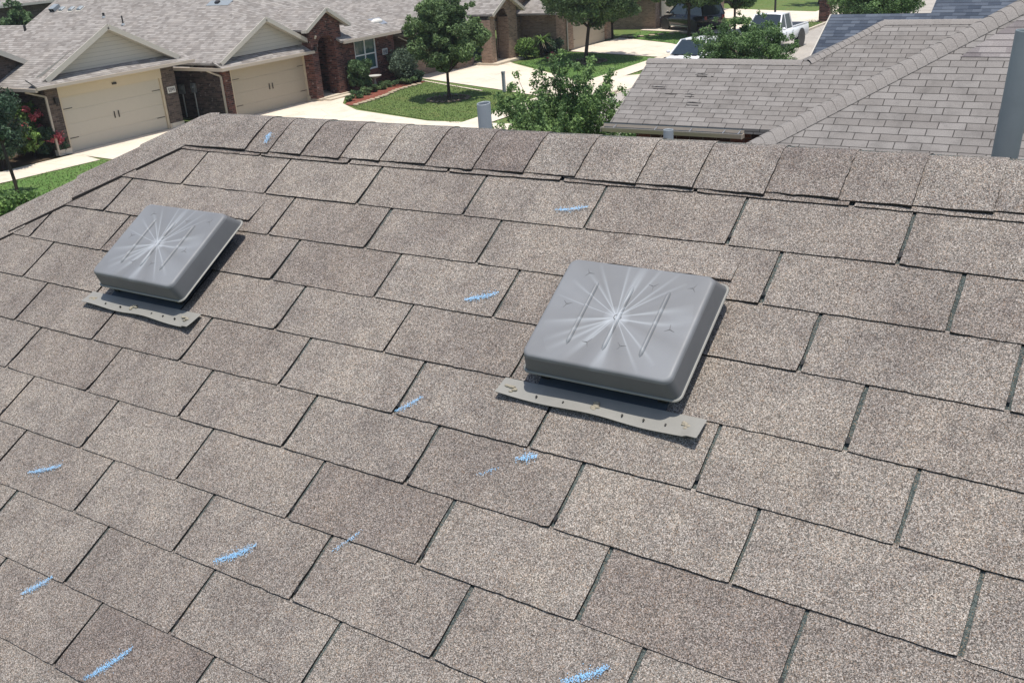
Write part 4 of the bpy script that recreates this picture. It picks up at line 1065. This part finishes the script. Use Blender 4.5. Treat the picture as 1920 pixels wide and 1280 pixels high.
def limb(m, p, d, L_, r, depth, tips, spread=.6, upb=.25):
    pts = [Vector(p)]; rad = [r]; d = Vector(d).normalized()
    for k in range(4):
        d = (d+Vector((random.gauss(0, .12), random.gauss(0, .12), random.gauss(0, .06)+upb*.12))).normalized()
        pts.append(pts[-1]+d*L_/4); rad.append(r*(1-.13*(k+1)))
    m.tube(pts, rad, 7 if depth else 5, False)
    if depth <= 0: tips.append(pts[-1]); tips.append(pts[-2]); return
    for k in range(random.choice((3, 3, 4))):
        a = random.random()*6.28; nd = d+Vector((math.cos(a), math.sin(a), random.uniform(-.1, .3)))*spread
        limb(m, pts[random.choice((3, 4, 4))], nd, L_*random.uniform(.6, .8), rad[-1]*.75, depth-1, tips, spread, upb)
def tree(name, label, loc, th, cr, ch, mat, nleaf, lsize, trunk_r=.09, clump=.45, nclump=60, lean=(0, 0), cz=None, group=None, hollow_top=1.0, cat='tree'):
    """th: clear trunk height, cr: crown radii (x,y), ch: crown height"""
    root = thing(name, label, cat, loc, group=group); tm = MB(); tips = []
    top = Vector((lean[0]*.4, lean[1]*.4, th))
    tm.tube([(0, 0, -.05), (.02, 0, th*.3), (top.x*.6, top.y*.6, th*.7), tuple(top)], [trunk_r*1.35, trunk_r, trunk_r*.9, trunk_r*.85], 10, False)
    for k in range(6):
        a = 6.28*k/6+random.random(); limb(tm, top, (math.cos(a)*.8, math.sin(a)*.8, random.uniform(.5, 1.3)), ch*.32, trunk_r*.5, 2, tips, .7)
    limb(tm, top, (lean[0]*.2, lean[1]*.2, 1), ch*.4, trunk_r*.6, 2, tips, .6)
    tm.build('trunk', BARK, root)
    cm = MB(); cc = np.array([lean[0], lean[1], th+ch*.46])
    per = nleaf//nclump
    for k in range(nclump):
        d = rng.normal(size=3); d /= np.linalg.norm(d); q = rng.random()**.42
        taper = 1-.28*max(0, d[2])*q
        pos = cc+d*q*np.array([cr[0]*taper, cr[1]*taper, ch*.5])*.88
        rr = clump*random.uniform(.55, 1.15); tb = random.uniform(0, .45)
        leaves(cm, pos, (rr, rr, rr*.7), int(per*random.uniform(.6, 1.4)), lsize, .2, tint=(tb, tb+.55))
    # loose sprays beyond the outline
    for k in range(nclump//2):
        d = rng.normal(size=3); d /= np.linalg.norm(d); d[2] = max(d[2], -.55)
        pos = cc+d*np.array([cr[0], cr[1], ch*.5])*random.uniform(.88, 1.03); leaves(cm, pos, clump*.34, per//6, lsize, 0, tint=(.2, 1))
    cm.build('crown', mat, root); return root
tree('oak_tree', 'round dark green tree with slim trunk in a mulch ring on the lawn', (-25.05, 34.85, g0), 1.12, (1.85, 1.85), 3.6, LOAK, 46000, .072, .075, .44, 95, lean=(0, .1))
tree('oak_tree', 'largest spreading tree, dark green, beside the tan brick porch', (-24.3, 46.5, g0), 1.75, (3.15, 3.15), 4.8, LOAK, 80000, .080, .10, .66, 190, lean=(.2, .6))
tree('oak_tree', 'tree shading the dark parked car beside the raised stone bed', (-23.1, 57.6, g0), 1.7, (2.9, 2.9), 3.9, LOAK, 36000, .10, .10, .6, 90)
tree('elm_tree', 'feathery lighter tree between the large oak and the dark parked car', (-27.9, 56.6, g0), .8, (2.2, 2.1), 4.6, LOAK2, 30000, .10, .09, .55, 80)
tree('elm_tree', 'bright green tree crown right of the dark parked car, above the white-car tree', (-20.8, 59.3, g0), 1.4, (2.2, 1.9), 3.6, LSTR, 30000, .08, .08, .5, 60)
tree('street_tree', 'airy green bush-like tree hiding the white pickup bonnet above next-door ridge', (-11.6, 35.2, g0), .75, (2.15, 2.1), 2.9, LSTR, 40000, .048, .06, .33, 150, lean=(.12, .1))
tree('street_tree', 'leafy tree at the top edge beyond the blue-grey roof ridge', (-9.9, 48.5, g0), 1.2, (2.2, 2.0), 3.5, LSTR, 42000, .055, .07, .5, 110)
tree('oak_tree', 'distant lawn tree at top edge, only its dark trunk base and shade showing', (-20.8, 77.1, g0), 2.2, (2.4, 2.4), 3.6, LOAK, 6000, .12, .12, .5, 40)
tree('oak_tree', 'dark trees between the far houses at the top, right of the porch house', (-35.5, 76.5, g0), 1.2, (3.2, 3.2), 5.0, LDRK, 9000, .14, .14, .7, 60)
tree('small_tree', 'small green tree in the gap between far roofs, before a dark wall', (-51.6, 31.4, g0), 2.3, (.95, .95), 3.0, LOAK2, 4500, .10, .08, .4, 35)

# crape myrtle just behind the ridge: many upright shoots
def crape(label, loc, H, R_, n, nl, ls):
    root = thing('crape_myrtle', label, 'tree', loc); tm = MB(); cm = MB()
    for k in range(n):
        a = random.random()*6.28; q = random.random()**.5; base = Vector((random.gauss(0, .12), random.gauss(0, .12), 0))
        hk = H*(1-.42*q*q)*random.uniform(.80, 1.06); end = Vector((math.cos(a)*R_*q, math.sin(a)*R_*q, hk))
        mid = base.lerp(end, .5)+Vector((-math.cos(a), -math.sin(a), 0))*R_*.12*q
        pts = [base, base.lerp(mid, .5)+Vector((0, 0, .1)), mid, mid.lerp(end, .5)+Vector((0, 0, .06)), end]
        tm.tube(pts, [.028, .022, .016, .010, .004], 6, False)
        for s_ in range(11):
            t = .26+.74*s_/10; i = min(3, int(t*4)); p_ = pts[i].lerp(pts[i+1], t*4-i)
            rr = .20*(1-.55*t)+.05; tb = random.uniform(0, .5)
            leaves(cm, tuple(p_+Vector((random.gauss(0, .06), random.gauss(0, .06), random.gauss(0, .04)))), rr, nl, ls, 0, tint=(tb, tb+.5))
    tm.build('trunk', BARK, root); cm.build('crown', LCRE, root)
crape('loose many-stemmed leafy tree directly behind the ridge in the centre', (-11.25, 21.3, g0), 3.75, 2.3, 105, 56, .046)

def shrub(name, label, loc, r, h, mat, n, ls, nc=14, cat='shrub', group=None, flowers=None, stem=True):
    root = thing(name, label, cat, loc, group=group); cm = MB(); sm_ = MB()
    for k in range(nc):
        a = random.random()*6.28; q = random.random()**.5*.7; z = h*random.uniform(.25, .82)
        rr = r*random.uniform(.35, .55); tb = random.uniform(0, .45)
        leaves(cm, (math.cos(a)*r*q, math.sin(a)*r*q, z), (rr, rr, min(rr, h*.3)), n//nc, ls, .15, tint=(tb, tb+.55))
        sm_.tube([(0, 0, -.03), (math.cos(a)*r*q*.8, math.sin(a)*r*q*.8, z*.9)], [.02*max(.4, r), .006], 5, False)
    cm.build('foliage', mat, root); sm_.build('stem', BARK, root)
    if flowers:
        fm = MB()
        for k in range(flowers):
            a = random.random()*6.28; c = (math.cos(a)*r*random.uniform(.3, 1.0), math.sin(a)*r*random.uniform(.3, 1.0), h*random.uniform(.25, .98)); leaves(fm, c, .17, 80, .065, 0)
        fm.build('blossom', FLOW, root)
    return root
shrub('shrub', 'glossy upright green shrub right of the arched entry', (-30.75, 35.45, g0), .62, 1.75, LOAK2, 5200, .075, 16)
shrub('shrub', 'pale grey-green shrub under the house number right of the window', (-30.55, 38.7, g0), .95, 1.75, LGRY, 7000, .075, 20)
shrub('shrub', 'dark low shrub at the corner below the grey-green shrub', (-29.95, 38.9, g0), .4, .6, LDRK, 1500, .06, 8)
sp = [(-29.55, 33.3), (-29.85, 34.1), (-30.1, 34.9), (-30.2, 35.75), (-30.35, 36.5), (-30.3, 37.3), (-29.95, 37.9), (-29.75, 38.3)]
nms = ['first small clipped bush, nearest the garage in the mulch bed', 'second small bush from the garage in the mulch bed', 'third small bush from the garage in the mulch bed', 'fourth small dark bush, middle of the mulch bed',
       'fifth small bush from the garage, below the window', 'sixth small rounded bush in front of the window', 'seventh small bush near the right end of the mulch bed', 'last small bush at the right end of the mulch bed']
for i, (x, y) in enumerate(sp): shrub('low_bush', nms[i], (x, y, g0), .27+.05*(i % 3), .36, LOAK2 if i % 2 else LOAK, 800, .05, 6, 'bush', 'small bushes in the red mulch bed')
shrub('flowering_shrub', 'yellow-green shrub with red blossom clusters beside the left downspout', (-34.35, 20.15, g0), .95, 2.1, LBRI, 5200, .10, 16, flowers=20)
shrub('flowering_shrub', 'dark shrub with scattered red blossoms below the left downspout', (-33.75, 20.55, g0), .6, 1.1, LDRK, 3200, .08, 12, flowers=14)
shrub('evergreen_shrub', 'tall dark green shrub directly beside the yellow-green red-flowered shrub', (-33.6, 18.4, g0), 1.1, 3.1, LDRK, 12000, .07, 30)
shrub('evergreen_shrub', 'green shrub mass behind the tall dark evergreen shrub', (-34.2, 17.6, g0), .9, 3.3, LOAK2, 7000, .08, 20)
tree('young_tree', 'young tree with slim leaning dark trunk at the left edge', (-28.6, 15.8, g0), 1.7, (.75, .75), 1.6, LDRK, 4000, .07, .055, .3, 24, lean=(-.5, .1))
shrub('shrub', 'bright green leafy bush on the lawn at the left edge under the young tree', (-26.2, 14.1, g0), .95, .7, LBRI, 6500, .075, 22)
shrub('shrub', 'small bright green bush on the lawn beside the hip at left', (-26.3, 15.5, g0), .5, .32, LCRE, 2000, .06, 10)
shrub('hedge_shrub', 'bright green shrub beside the tan brick porch pillar', (-28.6, 47.4, g0), .75, 1.1, LBRI, 4200, .07, 14)
shrub('shrub', 'dark shrub right of the palm-like plant by the third house', (-27.9, 48.9, g0), .8, 1.0, LDRK, 3500, .07, 12)
# palm-like yucca
t = thing('palm_plant', 'palm-like plant with arching fronds and pale dry leaves by the brick porch', 'palm', (-28.0, 48.1, g0)); m = MB(); dm = MB()
for k in range(70):
    a = random.random()*6.28; up = random.uniform(-.5, 1.1); L_ = random.uniform(.6, .95); d = Vector((math.cos(a), math.sin(a), up)).normalized(); p0 = Vector((0, 0, .95)); sd = Vector((-math.sin(a), math.cos(a), 0))
    q = []; tgt = dm if up < -.2 else m
    for s_ in range(6):
        f = s_/5; c = p0+d*L_*f+Vector((0, 0, -.35*f*f*L_)); w_ = .035*math.sin(math.pi*min(.98, f+.12)); q += [c-sd*w_, c+sd*w_]
    tgt.add(q, [(2*i, 2*i+1, 2*i+3, 2*i+2) for i in range(5)], random.random())
m.build('frond', LBRI, t); dm.build('dry_frond', leafmat('dry_leaves', (.30,.25,.17), (.48,.42,.30)), t)
tm = MB(); tm.tube([(0, 0, -.03), (0, 0, 1.0)], [.12, .09], 9); tm.build('trunk', BARK, t)
shrub('flower_clump', 'low orange-flowering clump in the bed below the palm-like plant', (-26.6, 46.6, g0), .4, .35, LCRE, 900, .05, 6, flowers=4)

# pot on the step
t = thing('plant_pot', 'dark glazed pot with small plant on the arched entry step', 'plant pot', (-31.55, 34.75, g0+.12)); m = MB(); n = 16
rg = lambda r_, z: [(r_*math.cos(2*math.pi*k/n), r_*math.sin(2*math.pi*k/n), z) for k in range(n)]
m.rings([rg(.12, 0), rg(.2, .12), rg(.21, .25), rg(.16, .36), rg(.19, .40), rg(.15, .385)], True); m.build('pot', CLAY, t); m = MB(); leaves(m, (0, 0, .5), .17, 260, .06, 0); m.build('foliage', LOAK, t)
# bird bath
t = thing('bird_bath', 'pale shallow bird bath on a stem in the mulch bed below the window', 'bird bath', (-30.65, 36.4, g0)); m = MB()
m.rings([rg(.16, 0), rg(.07, .08), rg(.06, .5), rg(.10, .56), rg(.34, .66), rg(.36, .70), rg(.32, .69), rg(.05, .63)], True); m.build('bowl', plain('weathered_stone', (.42,.41,.38), .9, .2), t)
# brick mailbox
t = thing('brick_mailbox', 'square brick mailbox pillar with stone cap beside the upper street', 'mailbox', (-16.95, 65.3, g0)); m = MB(); m.box((-.33, -.33, 0), (.33, .33, 1.35)); m.build('pillar', BRD, t)
m = MB(); m.rings([[(a*.4, b*.4, 1.35) for a, b in ((-1,-1),(1,-1),(1,1),(-1,1))], [(a*.4, b*.4, 1.43) for a, b in ((-1,-1),(1,-1),(1,1),(-1,1))], [(a*.2, b*.2, 1.52) for a, b in ((-1,-1),(1,-1),(1,1),(-1,1))]], True, True, False); m.build('cap', KERB, t)
m = MB(); m.box((.33, -.14, .95), (.35, .14, 1.15)); m.build('mailbox_door', METD, t)
# utility box / post
t = thing('utility_post', 'thin grey-green utility marker post on the lawn left of the leafy tree', 'post', (-23.45, 37.0, g0)); m = MB(); m.box((-.06, -.06, 0), (.06, .06, .85)); m.box((-.07, -.07, .85), (.07, .07, .92)); m.build('post', PIPEL, t)
t = thing('street_pole', 'slim dark pole rising from the tree beside the upper driveway', 'pole', (-19.0, 61.5, g0)); m = MB(); m.tube([(0, 0, 0), (0, 0, 5.2)], [.07, .05], 10); m.build('shaft', METD, t); m = MB(); m.tube([(0, 0, 0), (0, 0, .12)], [.14, .12], 10); m.build('base', METD, t)
t = thing('bin', 'dark wheeled bin beside the shrub at the corner of the second house', 'bin', (-30.9, 39.6, g0)); m = MB()
m.rings([[(a*.22, b*.24, .05) for a, b in ((-1,-1),(1,-1),(1,1),(-1,1))], [(a*.28, b*.3, .95) for a, b in ((-1,-1),(1,-1),(1,1),(-1,1))]], True, True, False); m.build('body', LDRK if False else METD, t)
m = MB(); m.box((-.31, -.33, .95), (.31, .33, 1.02)); m.build('lid', METD, t)

# ------------------------------------------------------------------ vehicles (length along local +X = forward)
def loft(m, secs, mirror=True, tint=.5):
    """secs: list of (x, [(y,z)...]) half outlines from bottom to top"""
    R_ = []
    for x, pts in secs:
        R_.append([(x, y, z) for y, z in pts]+[(x, -y, z) for y, z in pts[::-1]])
    m.rings(R_, True, True, True, tint)
def wheel(parent, x, y, r, w_, side_):
    m = MB(); n = 22
    cyl = lambda rr, yy: [(x+rr*math.cos(2*math.pi*k/n), yy, r+rr*math.sin(2*math.pi*k/n)) for k in range(n)]
    prof = [(r*.62, -w_/2), (r*.93, -w_/2), (r, -w_/2+.03), (r, w_/2-.03), (r*.93, w_/2), (r*.62, w_/2)]
    m.rings([cyl(a, y+b) for a, b in prof], False); ty = m.build('wheel', RUBB, parent)
    m = MB(); yo = y+side_*(w_/2-.02)
    m.rings([cyl(r*.63, yo), cyl(r*.60, yo+side_*.005), cyl(r*.55, yo-side_*.04)], True)
    for k in range(6):
        a = 2*math.pi*k/6; m.bar((x, yo-side_*.012, r), (x+r*.58*math.cos(a), yo-side_*.012, r+r*.58*math.sin(a)), .035, .06, up=(0, 1, 0))
    m.tube([(x, yo-side_*.03, r), (x, yo+side_*.01, r)], r*.16, 10); m.build('rim', RIMM, ty)
def car(kind, label, cat, loc, rz_, L_, Wd, H, paint, style):
    t = thing(kind, label, cat, (loc[0], loc[1], g0-.012), rz_); hl_, hw = L_/2, Wd/2; belt = H*.60; hood = belt*(.93 if style != 'pickup' else .98); zb_ = .30 if style != 'pickup' else .48
    wr = .36 if style != 'pickup' else .46
    def sec(x, w_, z0, z1): return (x, [(w_*.86, z0), (w_*.99, z0+.12), (w_, z0+(z1-z0)*.55), (w_*.965, z1-.05), (w_*.88, z1)])
    m = MB()
    if style == 'pickup':
        xs = [(-hl_, .93, zb_+.05, belt), (-hl_+.06, .99, zb_, belt+.01), (-.2, 1, zb_, belt), (hl_*.28, 1, zb_, belt), (hl_*.5, 1, zb_, hood), (hl_*.86, .97, zb_, hood-.06), (hl_*.97, .92, zb_+.03, hood-.14), (hl_, .86, zb_+.08, hood-.3)]
    else:
        xs = [(-hl_, .84, zb_+.12, belt-.12), (-hl_+.1, .95, zb_, belt-.02), (-hl_*.5, 1, zb_-.04, belt), (0, 1, zb_-.04, belt), (hl_*.40, 1, zb_-.04, hood+.02), (hl_*.72, .97, zb_-.02, hood-.06), (hl_*.9, .90, zb_, hood-.18), (hl_, .76, zb_+.08, hood-.38)]
    loft(m, [sec(x, hw*w_, a, b) for x, w_, a, b in xs]); body = m.build('body', paint, t)
    if style == 'pickup': cx = [(-.55, belt), (-.42, H), (hl_*.20, H), (hl_*.44, belt)]
    elif style == 'suv': cx = [(-hl_*.97, belt-.05), (-hl_*.82, H), (hl_*.18, H), (hl_*.50, belt-.02)]
    else: cx = [(-hl_*.92, belt-.05), (-hl_*.62, H-.02), (hl_*.10, H), (hl_*.46, belt-.02)]
    gw = hw*.90; tw_ = hw*.74
    g = MB(); (a0, b0), (a1, b1), (a2, b2), (a3, b3) = cx
    b1 -= .04; b2 -= .04
    q = [(a0, gw, b0), (a3, gw, b3), (a2, tw_, b2), (a1, tw_, b1), (a0, -gw, b0), (a3, -gw, b3), (a2, -tw_, b2), (a1, -tw_, b1)]
    g.add(q, [(0, 1, 2, 3)[::-1], (4, 5, 6, 7), (1, 5, 6, 2), (4, 0, 3, 7), (3, 2, 6, 7)]); g.build('window', CARG, t)
    r_ = MB(); n = 5; R_ = []
    for i, x in enumerate(np.linspace(a1-.02, a2+.02, n)): R_.append([(x, y, b1+.012+.045*(1-(y/tw_)**2)+(.0 if 0 < i < n-1 else -.02)) for y in np.linspace(-tw_-.01, tw_+.01, 9)])
    r_.add([p_ for s_ in R_ for p_ in s_], [(i*9+j, i*9+j+1, (i+1)*9+j+1, (i+1)*9+j) for i in range(n-1) for j in range(8)], .5, True)
    for s_ in (-1, 1):
        for (xa, za_), (xb, zb2) in (((a0, b0), (a1, b1)), ((a3, b3), (a2, b2))): r_.bar((xa, s_*gw, za_), (xb, s_*tw_, zb2), .06, .07)
        r_.bar((a1, s_*tw_, b1+.01), (a2, s_*tw_, b2+.01), .05, .05)
        xm = (a0+a3)/2-.05; r_.bar((xm, s_*(gw+.005), belt-.02), (xm, s_*(tw_+.005), b1), .07, .04)
    r_.build('roof', paint, t)
    if style == 'pickup':
        bd = MB(); bd.box((-hl_+.10, -hw*.84, belt-.30), (-.68, hw*.84, belt+.018)); bd.build('cargo_bed', METD, t)
        rl = MB()
        for s_ in (-1, 1): rl.box((-hl_+.06, s_*hw*.90-.05, belt), (-.6, s_*hw*.90+.05, belt+.045))
        rl.box((-hl_+.03, -hw*.88, belt-.02), (-hl_+.10, hw*.88, belt+.045)); rl.build('bed_rail', paint, t)
    for x in (-L_*.30, L_*.31):
        for s_ in (-1, 1): wheel(t, x, s_*(hw-.13), wr, .25, s_)
        for s_ in (-1, 1):
            ar = MB(); k_ = 14; ar.rings([[(x+(wr+.07)*math.cos(a)*f, s_*(hw+.004-o2), wr+(wr+.07)*math.sin(a)*f) for a in [2*math.pi*j/k_ for j in range(k_)]] for f, o2 in ((1, .02), (1, 0), (.9, 0))], True); ar.build('wheel_arch', METD, t)
    for s_ in (-1, 1):
        mi = MB(); mi.ball((a3-.12, s_*(hw+.10), belt+.09), (.07, .11, .08), 8, 6); mi.build('mirror', paint, t)
        l_ = MB(); l_.ball((hl_*.93, s_*hw*.68, hood-.27), (.16, .17, .08), 8, 6); l_.build('headlight', METG, t)
        l_ = MB(); l_.box((-hl_-.012, s_*hw*.72-.10, belt-.30), (-hl_+.03, s_*hw*.72+.10, belt-.08)); l_.build('tail_light', plain('tail_red', (.25,.01,.01), .3, .5), t)
        for xd in (a3-.55, a3-1.45):
            hn2 = MB(); hn2.box((xd-.28, s_*(hw+.0)-.012, belt-.16), (xd-.14, s_*(hw+.0)+.014, belt-.13)); hn2.build('door_handle', METG, t)
        if style == 'suv': rs = MB(); rs.box((-L_*.2, s_*(hw+.005)-.03, .30), (L_*.2, s_*(hw+.005)+.03, .35)); rs.build('side_step', METG, t)
    gr = MB(); gr.box((hl_-.03, -hw*.5, zb_+.12), (hl_+.012, hw*.5, hood-.35)); gr.build('grille', METD, t)
    if style == 'hatch':
        nz = MB()
        for s_ in (-1, 1): nz.box((hl_*.46, s_*.48-.12, hood-.022), (hl_*.50, s_*.48+.12, hood+.012))
        nz.build('bonnet_vent', METD, t)
    return t
car('suv', 'black sport utility car with alloy wheels parked on the driveway under trees', 'car', (-24.5, 61.2), math.pi-.52, 4.85, 1.92, 1.75, CARB, 'suv')
car('parked_car', 'white car at the kerb, only its bonnet and windscreen showing above next-door ridge', 'car', (-17.1, 44.4), -math.pi/2-.10, 4.5, 1.85, 1.48, CARW, 'hatch')
car('pickup_truck', 'white pickup truck with open bed parked at the kerb, mostly behind foliage', 'truck', (-15.75, 51.4), -math.pi/2-.06, 5.6, 1.98, 1.92, CARW, 'pickup')

# ------------------------------------------------------------------ summer haze
mh = bpy.data.materials.new('summer_haze'); mh.use_nodes = True; nt = mh.node_tree; nt.nodes.clear()
ou = nt.nodes.new('ShaderNodeOutputMaterial'); pv = nt.nodes.new('ShaderNodeVolumePrincipled'); pv.inputs['Density'].default_value = .0004
pv.inputs['Color'].default_value = (.88, .92, .97, 1); pv.inputs['Anisotropy'].default_value = .2; nt.links.new(pv.outputs[0], ou.inputs['Volume'])
m = MB(); m.box((-430, -160, GZ-1.02), (160, 430, 3.2)); tag(m.build('haze', mh), 'thin bright summer haze lying over the whole street', 'haze', kind='stuff')
